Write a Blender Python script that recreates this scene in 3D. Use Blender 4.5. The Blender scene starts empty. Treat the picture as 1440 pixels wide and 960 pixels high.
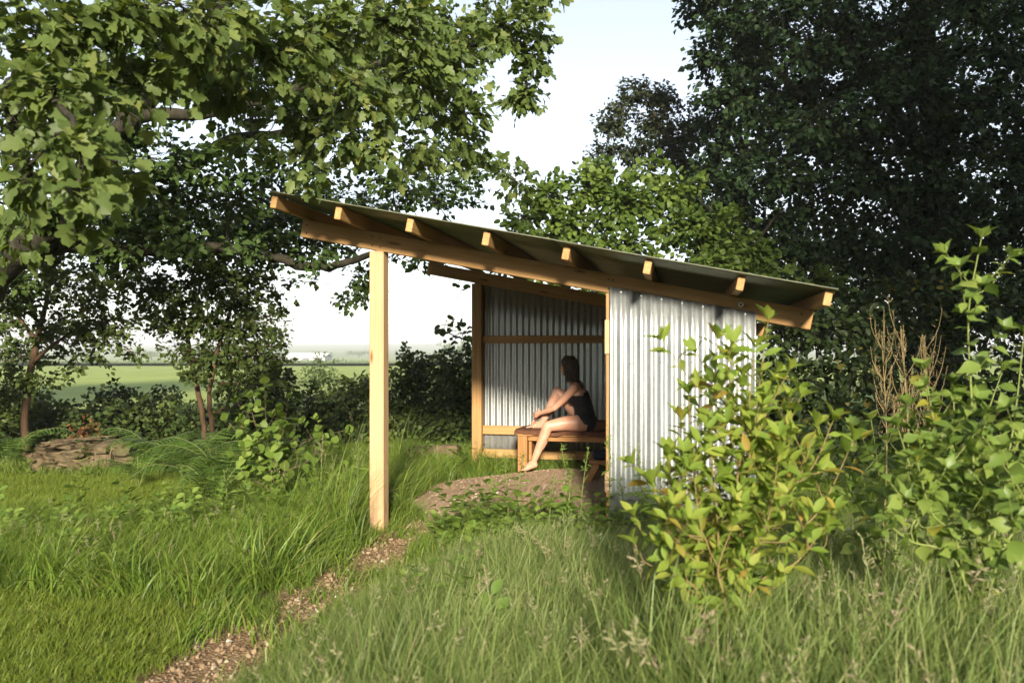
import bpy, bmesh, math
import numpy as np
from mathutils import Matrix, Vector, Euler

scene = bpy.context.scene
R = math.radians

# ------------------------------------------------------------------ camera
F, CX, HY, CH = 1120.0, 720.0, 490.0, 1.52      # focal length in photo pixels, principal x, horizon y, eye height
cam_d = bpy.data.cameras.new('camera')
cam_d.sensor_fit = 'HORIZONTAL'; cam_d.sensor_width = 36.0
cam_d.lens = 36.0 * F / 1440.0
cam_d.shift_y = 10.0 / 1440.0
cam_d.clip_start = 0.05; cam_d.clip_end = 9000.0
cam_d.dof.use_dof = True
cam_d.dof.focus_distance = 8.2
cam_d.dof.aperture_fstop = 2.4
cam = bpy.data.objects.new('camera', cam_d)
scene.collection.objects.link(cam)
cam.location = (0, 0, CH)
cam.rotation_euler = (R(90), 0, 0)
scene.camera = cam

# ------------------------------------------------------------------ sky, sun, exposure
SUN_EL, SUN_AZ = 19.0, 178.0                     # azimuth clockwise from +Y: low, straight behind the camera
world = bpy.data.worlds.new('World'); scene.world = world; world.use_nodes = True
nt = world.node_tree
bg = nt.nodes['Background']
sky = nt.nodes.new('ShaderNodeTexSky'); sky.sky_type = 'NISHITA'; sky.sun_disc = False
sky.sun_elevation = R(SUN_EL); sky.sun_rotation = R(SUN_AZ)
sky.air_density = 1.0; sky.dust_density = 0.8; sky.ozone_density = 1.0; sky.altitude = 50
hs = nt.nodes.new('ShaderNodeHueSaturation'); hs.inputs['Saturation'].default_value = 0.48
nt.links.new(sky.outputs[0], hs.inputs['Color'])
nt.links.new(hs.outputs[0], bg.inputs['Color'])
bg.inputs['Strength'].default_value = 0.092

sun_d = bpy.data.lights.new('sun', 'SUN'); sun_d.energy = 3.7; sun_d.angle = R(6.0); sun_d.color = (1.0, 0.9, 0.72)
sun = bpy.data.objects.new('sun', sun_d); scene.collection.objects.link(sun)
TS = Vector((math.sin(R(SUN_AZ)) * math.cos(R(SUN_EL)), math.cos(R(SUN_AZ)) * math.cos(R(SUN_EL)), math.sin(R(SUN_EL))))
sun.rotation_euler = TS.to_track_quat('Z', 'Y').to_euler()
sun.location = (0, -40, 16)

vs = scene.view_settings
vs.view_transform = 'Standard'; vs.look = 'None'; vs.gamma = 1.0; vs.use_curve_mapping = False
vs.exposure = 1.52

cy = scene.cycles
cy.use_denoising = True
cy.use_adaptive_sampling = True; cy.adaptive_threshold = 0.02
cy.max_bounces = 8; cy.diffuse_bounces = 3; cy.glossy_bounces = 3; cy.transmission_bounces = 4; cy.volume_bounces = 0
cy.transparent_max_bounces = 8
cy.caustics_reflective = False; cy.caustics_refractive = False
cy.sample_clamp_indirect = 6.0

# ------------------------------------------------------------------ helpers
def P(px, py, D):
    """a point seen at photo pixel (px,py) standing D metres in front of the camera"""
    return np.array([(px - CX) / F * D, D, CH - (py - HY) / F * D])

def V3(a): return Vector((float(a[0]), float(a[1]), float(a[2])))
def nrm(a):
    a = np.asarray(a, float); return a / (np.linalg.norm(a, axis=-1, keepdims=True) + 1e-12)

class MB:
    def __init__(s): s.v = []; s.f = []; s.n = 0
    def add(s, v, f):
        v = np.asarray(v, float)
        s.f.extend([tuple(int(i) + s.n for i in q) for q in f]); s.v.append(v); s.n += len(v)
    def mesh(s, name, mat=None, smooth=True):
        me = bpy.data.meshes.new(name)
        V = np.concatenate(s.v) if s.v else np.zeros((0, 3))
        me.from_pydata(V.tolist(), [], s.f); me.update()
        if smooth: me.polygons.foreach_set('use_smooth', [True] * len(me.polygons))
        if mat: me.materials.append(mat)
        return me

def np_mesh(name, V, Fc, mat=None, attrs=None, smooth=False):
    """mesh from arrays; Fc is (M,k)"""
    me = bpy.data.meshes.new(name)
    V = np.ascontiguousarray(V, dtype=np.float32); Fc = np.ascontiguousarray(Fc, dtype=np.int32)
    M, k = Fc.shape
    me.vertices.add(len(V)); me.vertices.foreach_set('co', V.ravel())
    me.loops.add(M * k); me.loops.foreach_set('vertex_index', Fc.ravel())
    me.polygons.add(M); me.polygons.foreach_set('loop_start', np.arange(0, M * k, k, dtype=np.int32))
    me.polygons.foreach_set('loop_total', np.full(M, k, dtype=np.int32))
    if smooth: me.polygons.foreach_set('use_smooth', np.ones(M, dtype=bool))
    me.update(calc_edges=True)
    for an, av in (attrs or {}).items():
        a = me.attributes.new(an, 'FLOAT', 'POINT'); a.data.foreach_set('value', np.ascontiguousarray(av, dtype=np.float32))
    if mat: me.materials.append(mat)
    return me

COL = scene.collection
WORLD = {}                                        # world matrix of every object made here
def link(name, data, parent=None, M=None):
    o = bpy.data.objects.new(name, data); COL.objects.link(o)
    M = M or Matrix.Identity(4)
    if parent is not None:
        o.parent = parent; o.matrix_parent_inverse = WORLD[parent.name].inverted()
    o.matrix_basis = M
    WORLD[o.name] = M
    return o
def tag(o, label=None, cat=None, group=None, kind=None):
    if label: o['label'] = label
    if cat: o['category'] = cat
    if group: o['group'] = group
    if kind: o['kind'] = kind
    return o
def thing(name, label, cat, loc, group=None):
    return tag(link(name, None, None, Matrix.Translation(V3(loc))), label, cat, group)

def catmull(pts, n):
    pts = np.asarray(pts, float)
    if len(pts) == 2:
        t = np.linspace(0, 1, n)[:, None]; return pts[0] * (1 - t) + pts[1] * t
    p = np.vstack([2 * pts[0] - pts[1], pts, 2 * pts[-1] - pts[-2]])
    ts = np.linspace(0, len(pts) - 1 - 1e-9, n); i = ts.astype(int); t = (ts - i)[:, None]
    p0, p1, p2, p3 = p[i], p[i + 1], p[i + 2], p[i + 3]
    return 0.5 * (2 * p1 + (p2 - p0) * t + (2 * p0 - 5 * p1 + 4 * p2 - p3) * t ** 2 + (3 * p1 - p0 - 3 * p2 + p3) * t ** 3)

def tube(mb, pts, radii, sides=6, cap=True, rough=0.0, rng=None):
    pts = np.asarray(pts, float); n = len(pts)
    radii = np.interp(np.linspace(0, 1, n), np.linspace(0, 1, len(np.atleast_1d(radii))), np.atleast_1d(radii))
    T = nrm(np.gradient(pts, axis=0))
    ref = np.array([0, 0, 1.0]) if abs(T[0][2]) < 0.9 else np.array([1.0, 0, 0])
    A = nrm(np.cross(T, ref)); bad = np.linalg.norm(np.cross(T, ref), axis=1) < 0.05
    if bad.any(): A[bad] = nrm(np.cross(T[bad], np.array([0, 1.0, 0])))
    B = np.cross(T, A)
    th = np.linspace(0, 2 * math.pi, sides, endpoint=False)
    rr = radii[:, None] * np.ones(sides)
    if rough and rng is not None: rr = rr * (1 + rough * rng.normal(size=rr.shape))
    ring = pts[:, None, :] + rr[..., None] * (A[:, None, :] * np.cos(th)[None, :, None] + B[:, None, :] * np.sin(th)[None, :, None])
    v = ring.reshape(-1, 3)
    f = []
    for i in range(n - 1):
        for j in range(sides):
            k = (j + 1) % sides
            f.append((i * sides + j, i * sides + k, (i + 1) * sides + k, (i + 1) * sides + j))
    if cap:
        f.append(tuple(range(sides))[::-1]); f.append(tuple((n - 1) * sides + j for j in range(sides)))
    mb.add(v, f)

# ------------------------------------------------------------------ materials
def mat_new(name):
    m = bpy.data.materials.new(name); m.use_nodes = True
    n = m.node_tree; n.nodes.clear()
    out = n.nodes.new('ShaderNodeOutputMaterial')
    return m, n, out
def ramp(n, stops):
    r = n.nodes.new('ShaderNodeValToRGB'); e = r.color_ramp.elements
    while len(e) > 1: e.remove(e[-1])
    e[0].position = stops[0][0]; e[0].color = (*stops[0][1], 1)
    for p, c in stops[1:]:
        x = e.new(p); x.color = (*c, 1)
    return r
def noise(n, vec, scale, detail=3, rough=0.55, dim='3D'):
    t = n.nodes.new('ShaderNodeTexNoise'); t.inputs['Scale'].default_value = scale
    t.inputs['Detail'].default_value = detail; t.inputs['Roughness'].default_value = rough
    if vec is not None: n.links.new(vec, t.inputs['Vector'])
    return t
def mathn(n, op, a, b=None):
    m = n.nodes.new('ShaderNodeMath'); m.operation = op
    for i, x in enumerate((a, b)):
        if x is None: continue
        if isinstance(x, (int, float)): m.inputs[i].default_value = x
        else: n.links.new(x, m.inputs[i])
    return m.outputs[0]
def mixrgb(n, fac, a, b, mode='MIX'):
    m = n.nodes.new('ShaderNodeMix'); m.data_type = 'RGBA'; m.blend_type = mode
    for s, x in ((m.inputs['Factor'], fac), (m.inputs['A'], a), (m.inputs['B'], b)):
        if isinstance(x, (int, float)): s.default_value = x
        elif isinstance(x, tuple): s.default_value = (*x, 1) if len(x) == 3 else x
        else: n.links.new(x, s)
    for o in m.outputs:
        if o.type == 'RGBA': return o
for_mix_in = None
def _mix_sock(m, name, t):
    for s in m.inputs:
        if s.name == name and s.type == t: return s
def mixc(n, fac, a, b, mode='MIX'):
    m = n.nodes.new('ShaderNodeMix'); m.data_type = 'RGBA'; m.blend_type = mode
    for s, x in ((_mix_sock(m, 'Factor', 'VALUE'), fac), (_mix_sock(m, 'A', 'RGBA'), a), (_mix_sock(m, 'B', 'RGBA'), b)):
        if isinstance(x, (int, float)): s.default_value = x
        elif isinstance(x, tuple): s.default_value = (*x, 1)
        else: n.links.new(x, s)
    return [o for o in m.outputs if o.type == 'RGBA'][0]

def leaf_mat(name, stops, trans=0.35, rough=0.45, spec=0.35, tcol=None, grad=None):
    """leaf blade: per-leaf colour from the 'rnd' attribute and the object's own random number, some light passing through"""
    m, n, out = mat_new(name)
    at = n.nodes.new('ShaderNodeAttribute'); at.attribute_name = 'rnd'
    oi = n.nodes.new('ShaderNodeObjectInfo')
    s = mathn(n, 'FRACT', mathn(n, 'ADD', at.outputs['Fac'], oi.outputs['Random']))
    r = ramp(n, stops); n.links.new(s, r.inputs[0]); col = r.outputs[0]
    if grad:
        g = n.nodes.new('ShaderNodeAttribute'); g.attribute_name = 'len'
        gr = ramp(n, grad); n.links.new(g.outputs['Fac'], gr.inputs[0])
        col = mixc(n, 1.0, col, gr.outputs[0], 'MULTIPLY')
    tc = n.nodes.new('ShaderNodeTexCoord')
    nz = noise(n, tc.outputs['Object'], 35.0, 2)
    col = mixc(n, 0.35, col, mixc(n, nz.outputs['Fac'], (0.45, 0.45, 0.45), (1, 1, 1)), 'MULTIPLY')
    b = n.nodes.new('ShaderNodeBsdfPrincipled')
    n.links.new(col, b.inputs['Base Color']); b.inputs['Roughness'].default_value = rough
    b.inputs['Specular IOR Level'].default_value = spec
    t = n.nodes.new('ShaderNodeBsdfTranslucent')
    n.links.new(mixc(n, 1.0, col, tcol or (1.25, 1.15, 0.55), 'MULTIPLY'), t.inputs['Color'])
    mx = n.nodes.new('ShaderNodeMixShader'); mx.inputs[0].default_value = trans
    n.links.new(b.outputs[0], mx.inputs[1]); n.links.new(t.outputs[0], mx.inputs[2]); n.links.new(mx.outputs[0], out.inputs[0])
    return m

def plain_mat(name, c1, c2, scale=6.0, rough=0.85, bump=0.3, stretch=None, coord='Object', detail=4, spec=0.25, metallic=0.0, bscale=None):
    m, n, out = mat_new(name)
    tc = n.nodes.new('ShaderNodeTexCoord'); vec = tc.outputs[coord]
    if stretch:
        mp = n.nodes.new('ShaderNodeMapping'); mp.inputs['Scale'].default_value = stretch
        n.links.new(vec, mp.inputs['Vector']); vec = mp.outputs[0]
    nz = noise(n, vec, scale, detail)
    r = ramp(n, [(0.3, c1), (0.72, c2)]); n.links.new(nz.outputs['Fac'], r.inputs[0])
    b = n.nodes.new('ShaderNodeBsdfPrincipled'); n.links.new(r.outputs[0], b.inputs['Base Color'])
    b.inputs['Roughness'].default_value = rough; b.inputs['Specular IOR Level'].default_value = spec; b.inputs['Metallic'].default_value = metallic
    if bump:
        nb = noise(n, vec, bscale or scale * 3, 5); bp = n.nodes.new('ShaderNodeBump'); bp.inputs['Strength'].default_value = bump
        bp.inputs['Distance'].default_value = 0.02
        n.links.new(nb.outputs['Fac'], bp.inputs['Height']); n.links.new(bp.outputs[0], b.inputs['Normal'])
    n.links.new(b.outputs[0], out.inputs[0])
    return m

def wood_mat(name, c1, c2, knot=(0.2, 0.085, 0.03)):
    m, n, out = mat_new(name)
    tc = n.nodes.new('ShaderNodeTexCoord'); oi = n.nodes.new('ShaderNodeObjectInfo')
    off = n.nodes.new('ShaderNodeVectorMath'); off.operation = 'ADD'
    cmb = n.nodes.new('ShaderNodeCombineXYZ')
    n.links.new(mathn(n, 'MULTIPLY', oi.outputs['Random'], 37.0), cmb.inputs[0]); n.links.new(mathn(n, 'MULTIPLY', oi.outputs['Random'], 11.0), cmb.inputs[1])
    n.links.new(tc.outputs['Object'], off.inputs[0]); n.links.new(cmb.outputs[0], off.inputs[1])
    mp = n.nodes.new('ShaderNodeMapping'); mp.inputs['Scale'].default_value = (0.9, 30, 30); n.links.new(off.outputs[0], mp.inputs['Vector'])
    g = noise(n, mp.outputs[0], 1.6, 5, 0.6); g.inputs['Distortion'].default_value = 0.6
    mp2 = n.nodes.new('ShaderNodeMapping'); mp2.inputs['Scale'].default_value = (1.0, 4, 4); n.links.new(off.outputs[0], mp2.inputs['Vector'])
    g2 = noise(n, mp2.outputs[0], 1.3, 3)
    r = ramp(n, [(0.32, c1), (0.5, tuple((a + b) / 2 for a, b in zip(c1, c2))), (0.68, c2)]); n.links.new(g.outputs['Fac'], r.inputs[0])
    col = mixc(n, 0.5, r.outputs[0], mixc(n, g2.outputs['Fac'], (0.45, 0.42, 0.38), (1.2, 1.2, 1.2)), 'MULTIPLY')
    mp3 = n.nodes.new('ShaderNodeMapping'); mp3.inputs['Scale'].default_value = (1.9, 8.0, 8.0); n.links.new(off.outputs[0], mp3.inputs['Vector'])
    vo = n.nodes.new('ShaderNodeTexVoronoi'); vo.inputs['Scale'].default_value = 1.1; n.links.new(mp3.outputs[0], vo.inputs['Vector'])
    kr = ramp(n, [(0.07, (1, 1, 1)), (0.16, (0, 0, 0))]); n.links.new(vo.outputs['Distance'], kr.inputs[0])
    col = mixc(n, kr.outputs[0], col, knot)
    col = mixc(n, 1.0, col, mixc(n, oi.outputs['Random'], (0.8, 0.78, 0.74), (1.12, 1.12, 1.12)), 'MULTIPLY')
    b = n.nodes.new('ShaderNodeBsdfPrincipled'); n.links.new(col, b.inputs['Base Color']); b.inputs['Roughness'].default_value = 0.68
    b.inputs['Specular IOR Level'].default_value = 0.25
    bp = n.nodes.new('ShaderNodeBump'); bp.inputs['Strength'].default_value = 0.25; bp.inputs['Distance'].default_value = 0.004
    n.links.new(g.outputs['Fac'], bp.inputs['Height']); n.links.new(bp.outputs[0], b.inputs['Normal']); n.links.new(b.outputs[0], out.inputs[0])
    return m

def metal_mat(name, c1, c2, metallic, rough):
    m, n, out = mat_new(name)
    tc = n.nodes.new('ShaderNodeTexCoord')
    mp = n.nodes.new('ShaderNodeMapping'); mp.inputs['Scale'].default_value = (14, 14, 1.6); n.links.new(tc.outputs['Object'], mp.inputs['Vector'])
    nz = noise(n, mp.outputs[0], 1.3, 5, 0.6)
    sp = n.nodes.new('ShaderNodeTexVoronoi'); sp.inputs['Scale'].default_value = 55; n.links.new(tc.outputs['Object'], sp.inputs['Vector'])
    r = ramp(n, [(0.3, c1), (0.7, c2)]); n.links.new(nz.outputs['Fac'], r.inputs[0])
    sx = n.nodes.new('ShaderNodeSeparateColor'); n.links.new(sp.outputs['Color'], sx.inputs[0])
    col = mixc(n, 0.22, r.outputs[0], mixc(n, sx.outputs[0], (0.6, 0.6, 0.6), (1.1, 1.1, 1.1)), 'MULTIPLY')
    sz_ = n.nodes.new('ShaderNodeSeparateXYZ'); n.links.new(tc.outputs['Object'], sz_.inputs[0])      # mud splashed up from the ground
    n5 = noise(n, tc.outputs['Object'], 16, 5, 0.65)
    sp_ = n.nodes.new('ShaderNodeMapRange'); sp_.inputs[1].default_value = 0.55; sp_.inputs[2].default_value = 0.05; n.links.new(sz_.outputs[2], sp_.inputs[0])
    mud = mathn(n, 'MULTIPLY', sp_.outputs[0], mathn(n, 'MULTIPLY', n5.outputs['Fac'], 1.1))
    col = mixc(n, mud, col, (0.13, 0.10, 0.06))
    b = n.nodes.new('ShaderNodeBsdfPrincipled'); n.links.new(col, b.inputs['Base Color'])
    n.links.new(mathn(n, 'MULTIPLY', mathn(n, 'SUBTRACT', 1.0, mud), metallic), b.inputs['Metallic'])
    n.links.new(mathn(n, 'ADD', mathn(n, 'MULTIPLY', nz.outputs['Fac'], 0.2), rough - 0.1), b.inputs['Roughness'])
    n.links.new(b.outputs[0], out.inputs[0])
    return m

M = {}
M['wood'] = wood_mat('larch_timber', (0.39, 0.215, 0.08), (0.54, 0.33, 0.145))
M['wood_pale'] = wood_mat('pale_timber', (0.53, 0.335, 0.185), (0.64, 0.435, 0.265))
M['wood_bench'] = wood_mat('bench_timber', (0.30, 0.14, 0.05), (0.44, 0.235, 0.09))
M['zinc'] = metal_mat('galvanised_sheet', (0.46, 0.49, 0.50), (0.62, 0.645, 0.65), 0.85, 0.40)
M['roof'] = metal_mat('coated_roof_sheet', (0.15, 0.16, 0.10), (0.23, 0.235, 0.145), 0.25, 0.5)
M['bark'] = plain_mat('bark_grey', (0.016, 0.014, 0.010), (0.05, 0.045, 0.028), 9, 0.95, 0.8, (1, 1, 0.35))
M['bark_warm'] = plain_mat('bark_warm', (0.045, 0.027, 0.015), (0.15, 0.09, 0.05), 9, 0.9, 0.7, (1, 1, 0.35))
M['bark_moss'] = plain_mat('bark_mossy', (0.05, 0.04, 0.025), (0.11, 0.12, 0.04), 7, 0.95, 0.8)
M['stem_red'] = plain_mat('stem_red', (0.16, 0.105, 0.045), (0.22, 0.18, 0.065), 15, 0.6, 0.2)
M['stem_green'] = plain_mat('stem_green', (0.16, 0.2, 0.05), (0.22, 0.26, 0.08), 15, 0.6, 0.2)
M['stone'] = plain_mat('sandstone', (0.06, 0.052, 0.028), (0.19, 0.135, 0.08), 5, 0.92, 0.9, bscale=22)
M['pebble'] = None
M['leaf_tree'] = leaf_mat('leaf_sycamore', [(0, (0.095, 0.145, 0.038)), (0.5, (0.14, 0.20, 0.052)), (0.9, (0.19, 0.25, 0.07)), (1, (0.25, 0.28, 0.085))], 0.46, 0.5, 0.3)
M['leaf_tree_far'] = leaf_mat('leaf_sycamore_shaded', [(0, (0.045, 0.08, 0.02)), (0.6, (0.07, 0.12, 0.028)), (1, (0.11, 0.16, 0.038))], 0.3, 0.5, 0.25)  # darker copy of the sycamore leaf, back-of-crown shade painted into the colour
M['leaf_dark'] = leaf_mat('leaf_dark_shaded_beech', [(0, (0.012, 0.026, 0.011)), (0.55, (0.021, 0.044, 0.015)), (0.93, (0.038, 0.072, 0.021)), (1, (0.06, 0.09, 0.028))], 0.2, 0.6, 0.18)  # dark foliage, with shade lying on the tree put into the colour
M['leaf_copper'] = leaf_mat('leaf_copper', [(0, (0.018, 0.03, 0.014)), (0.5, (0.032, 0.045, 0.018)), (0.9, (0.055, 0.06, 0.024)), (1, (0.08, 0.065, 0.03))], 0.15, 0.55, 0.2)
M['leaf_hazel'] = leaf_mat('leaf_hazel', [(0, (0.07, 0.12, 0.02)), (0.5, (0.105, 0.17, 0.03)), (1, (0.17, 0.24, 0.045))], 0.4, 0.5, 0.3)
M['leaf_hazel_bright'] = leaf_mat('leaf_hazel_bright', [(0, (0.13, 0.21, 0.035)), (0.5, (0.18, 0.27, 0.05)), (1, (0.25, 0.33, 0.07))], 0.4, 0.5, 0.3)
M['leaf_young'] = leaf_mat('leaf_young_tree', [(0, (0.05, 0.08, 0.018)), (0.5, (0.07, 0.11, 0.024)), (1, (0.11, 0.15, 0.035))], 0.35, 0.5, 0.3)
M['leaf_hedge'] = leaf_mat('leaf_hedge', [(0, (0.04, 0.07, 0.017)), (0.6, (0.07, 0.11, 0.026)), (1, (0.12, 0.16, 0.04))], 0.3, 0.5, 0.3)
M['leaf_shrub'] = leaf_mat('leaf_right_shrub', [(0, (0.025, 0.045, 0.014)), (0.6, (0.045, 0.075, 0.02)), (0.96, (0.075, 0.11, 0.026)), (1, (0.3, 0.22, 0.03))], 0.25, 0.45, 0.35)
M['leaf_bush'] = leaf_mat('leaf_yellow_green', [(0, (0.17, 0.27, 0.04)), (0.4, (0.24, 0.335, 0.052)), (0.75, (0.30, 0.38, 0.062)), (0.96, (0.37, 0.39, 0.075)), (0.99, (0.42, 0.32, 0.06)), (1, (0.36, 0.18, 0.06))], 0.46, 0.55, 0.25, (1.15, 1.1, 0.6))
M['leaf_tip'] = leaf_mat('leaf_red_tip', [(0, (0.34, 0.2, 0.06)), (0.5, (0.33, 0.12, 0.05)), (1, (0.36, 0.3, 0.07))], 0.4, 0.4, 0.4, (1.2, 1.0, 0.6))
M['leaf_ovate'] = leaf_mat('leaf_ovate_green', [(0, (0.13, 0.21, 0.04)), (0.5, (0.19, 0.28, 0.055)), (0.96, (0.26, 0.34, 0.075)), (1, (0.42, 0.36, 0.05))], 0.42, 0.42, 0.35, (1.15, 1.1, 0.6))
M['leaf_weed'] = leaf_mat('leaf_weed', [(0, (0.13, 0.22, 0.04)), (0.5, (0.19, 0.29, 0.055)), (1, (0.26, 0.35, 0.075))], 0.42, 0.5, 0.3)
M['leaf_fern'] = leaf_mat('leaf_fern', [(0, (0.07, 0.14, 0.025)), (0.5, (0.10, 0.185, 0.035)), (1, (0.15, 0.23, 0.05))], 0.4, 0.5, 0.3)
M['leaf_dead'] = leaf_mat('leaf_dead', [(0, (0.12, 0.05, 0.02)), (1, (0.2, 0.1, 0.04))], 0.2, 0.7, 0.1, (1, 1, 1))
M['leaf_field'] = leaf_mat('leaf_field_shrub', [(0, (0.10, 0.15, 0.05)), (1, (0.18, 0.24, 0.08))], 0.3, 0.6, 0.2)
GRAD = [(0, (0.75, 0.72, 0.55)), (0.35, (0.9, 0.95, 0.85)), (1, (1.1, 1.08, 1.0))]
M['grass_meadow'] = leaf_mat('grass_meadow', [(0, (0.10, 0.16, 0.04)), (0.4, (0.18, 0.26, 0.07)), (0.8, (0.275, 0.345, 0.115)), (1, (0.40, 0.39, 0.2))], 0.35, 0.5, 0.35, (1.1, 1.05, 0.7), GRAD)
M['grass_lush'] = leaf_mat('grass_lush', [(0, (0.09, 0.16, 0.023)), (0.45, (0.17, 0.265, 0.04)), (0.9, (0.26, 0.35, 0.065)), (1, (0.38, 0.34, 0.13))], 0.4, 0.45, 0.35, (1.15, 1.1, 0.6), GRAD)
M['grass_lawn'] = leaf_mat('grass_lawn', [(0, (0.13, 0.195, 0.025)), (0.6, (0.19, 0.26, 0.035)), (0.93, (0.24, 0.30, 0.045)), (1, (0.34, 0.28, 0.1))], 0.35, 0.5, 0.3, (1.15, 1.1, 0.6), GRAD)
M['seed_head'] = leaf_mat('seed_head', [(0, (0.26, 0.26, 0.13)), (0.5, (0.36, 0.35, 0.2)), (1, (0.34, 0.27, 0.18))], 0.35, 0.7, 0.15, (1, 1, 0.8))
M['dry_stem'] = plain_mat('dry_stem', (0.24, 0.18, 0.08), (0.36, 0.28, 0.14), 12, 0.8, 0.2)
M['twig'] = plain_mat('dead_twig', (0.06, 0.042, 0.026), (0.16, 0.12, 0.075), 12, 0.9, 0.3)

# ------------------------------------------------------------------ terrain
A_YAW = math.atan(235.0 / F)
U = np.array([math.cos(A_YAW), -math.sin(A_YAW), 0.0]); Vd = np.array([math.sin(A_YAW), math.cos(A_YAW), 0.0]); Zd = np.array([0, 0, 1.0])
OA = np.array([(529.5 - CX) / F * 6.5, 6.5, 0.0])             # foot of the front post
def uv_of(x, y): return (x - OA[0]) * U[0] + (y - OA[1]) * U[1], (x - OA[0]) * Vd[0] + (y - OA[1]) * Vd[1]
def S(u, v, z): return OA + u * U + v * Vd + z * Zd
def pix_uz(px, py, v):
    d = np.array([(px - CX) / F, 1.0, -(py - HY) / F]); c = np.array([0, 0, CH])
    t = (v + OA @ Vd - c @ Vd) / (d @ Vd); p = c + t * d
    return (p - OA) @ U, p[2]

def wobble(x, y):
    return (np.sin(x * 1.7 + 0.3) * np.cos(y * 1.3 + 1.1) + 0.5 * np.sin(x * 3.9 + y * 2.7) + 0.35 * np.cos(x * 6.1 - y * 5.3)) / 1.85
def sstep(a, b, x):
    t = np.clip((x - a) / (b - a), 0, 1); return t * t * (3 - 2 * t)
def mound_d(x, y):
    u, v = uv_of(x, y)
    return np.sqrt(((u - 1.35) / 1.75) ** 2 + ((v - 1.75) / 1.65) ** 2)
PATH = np.array([[-1.75, 2.2], [-1.52, 3.3], [-1.40, 3.85], [-1.31, 4.35], [-1.15, 4.9], [-0.95, 5.6], [-0.76, 6.4], [-0.55, 7.0], [-0.2, 7.4]])
PATHS = catmull(np.c_[PATH, np.zeros(len(PATH))], 80)[:, :2]
def path_d(x, y):
    x = np.asarray(x, float); y = np.asarray(y, float)
    return np.sqrt(((x[..., None] - PATHS[:, 0]) ** 2 + (y[..., None] - PATHS[:, 1]) ** 2).min(-1))
def ground_h(x, y):
    x = np.asarray(x, float); y = np.asarray(y, float)
    near = 0.035 * wobble(x, y) * sstep(40, 14, y)
    prof = np.interp(y, [-3000, 15, 60, 200, 420, 750, 1500, 2600, 4200], [0, 0, -0.45, -2.5, -5.1, -7.0, -1.0, 12.0, 24.0])
    hill = 10.0 * sstep(1200, 2600, y) * (0.5 + 0.5 * np.sin(x * 0.0017 + 0.6))
    m = 0.14 * sstep(1.12, 0.5, mound_d(x, y))
    return near + prof + hill + m

def axis(lim, fine, step):
    a = np.arange(-fine, fine + 1e-6, step); e = [fine]
    while e[-1] < lim: e.append(e[-1] * 1.16 + step)
    e = np.array(e[1:]); return np.concatenate([-e[::-1], a, e])
gx = axis(3500, 9, 0.16); gy = axis(4300, 9, 0.16) + 6
gy = gy[gy > -400]
X, Y = np.meshgrid(gx, gy); Z = ground_h(X, Y)
nx, ny = len(gx), len(gy)
idx = np.arange(nx * ny).reshape(ny, nx)
quads = np.stack([idx[:-1, :-1], idx[:-1, 1:], idx[1:, 1:], idx[1:, :-1]], -1).reshape(-1, 4)

mg, n, out = mat_new('ground_turf')
tc = n.nodes.new('ShaderNodeTexCoord')
n1 = noise(n, tc.outputs['Object'], 0.9, 5); n2 = noise(n, tc.outputs['Object'], 14, 5); n3 = noise(n, tc.outputs['Object'], 0.02, 3)
r1 = ramp(n, [(0.35, (0.055, 0.075, 0.02)), (0.55, (0.075, 0.105, 0.024)), (0.75, (0.11, 0.12, 0.035))]); n.links.new(n2.outputs['Fac'], r1.inputs[0])
c = mixc(n, n1.outputs['Fac'], r1.outputs[0], (0.10, 0.085, 0.04)); 
sepg = n.nodes.new('ShaderNodeSeparateXYZ'); n.links.new(tc.outputs['Object'], sepg.inputs[0])
farm = n.nodes.new('ShaderNodeMapRange'); farm.inputs[1].default_value = 30; farm.inputs[2].default_value = 90; n.links.new(sepg.outputs[1], farm.inputs[0])
rf = ramp(n, [(0.35, (0.14, 0.19, 0.06)), (0.6, (0.2, 0.25, 0.085))]); n.links.new(n3.outputs['Fac'], rf.inputs[0])
c = mixc(n, farm.outputs[0], c, rf.outputs[0])
b = n.nodes.new('ShaderNodeBsdfPrincipled'); b.inputs['Roughness'].default_value = 0.95; b.inputs['Specular IOR Level'].default_value = 0.1
n.links.new(c, b.inputs['Base Color'])
bp = n.nodes.new('ShaderNodeBump'); bp.inputs['Strength'].default_value = 0.6; bp.inputs['Distance'].default_value = 0.03
n.links.new(n2.outputs['Fac'], bp.inputs['Height']); n.links.new(bp.outputs[0], b.inputs['Normal']); n.links.new(b.outputs[0], out.inputs[0])
g = link('ground', np_mesh('ground', np.stack([X, Y, Z], -1).reshape(-1, 3), quads, mg, smooth=True)); tag(g, kind='structure')

def sheet(name, xs, ys, dz, mat, keep=None):
    X, Y = np.meshgrid(xs, ys); Z = ground_h(X, Y) + dz
    nx, ny = len(xs), len(ys); idx = np.arange(nx * ny).reshape(ny, nx)
    q = np.stack([idx[:-1, :-1], idx[:-1, 1:], idx[1:, 1:], idx[1:, :-1]], -1).reshape(-1, 4)
    if keep is not None:
        k = keep(X, Y); q = q[k.ravel()[q].all(1)]
    V = np.stack([X, Y, Z], -1).reshape(-1, 3)
    used = np.unique(q); re = np.zeros(len(V), int); re[used] = np.arange(len(used))
    return tag(link(name, np_mesh(name, V[used], re[q], mat, smooth=True)), kind='structure')

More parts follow.
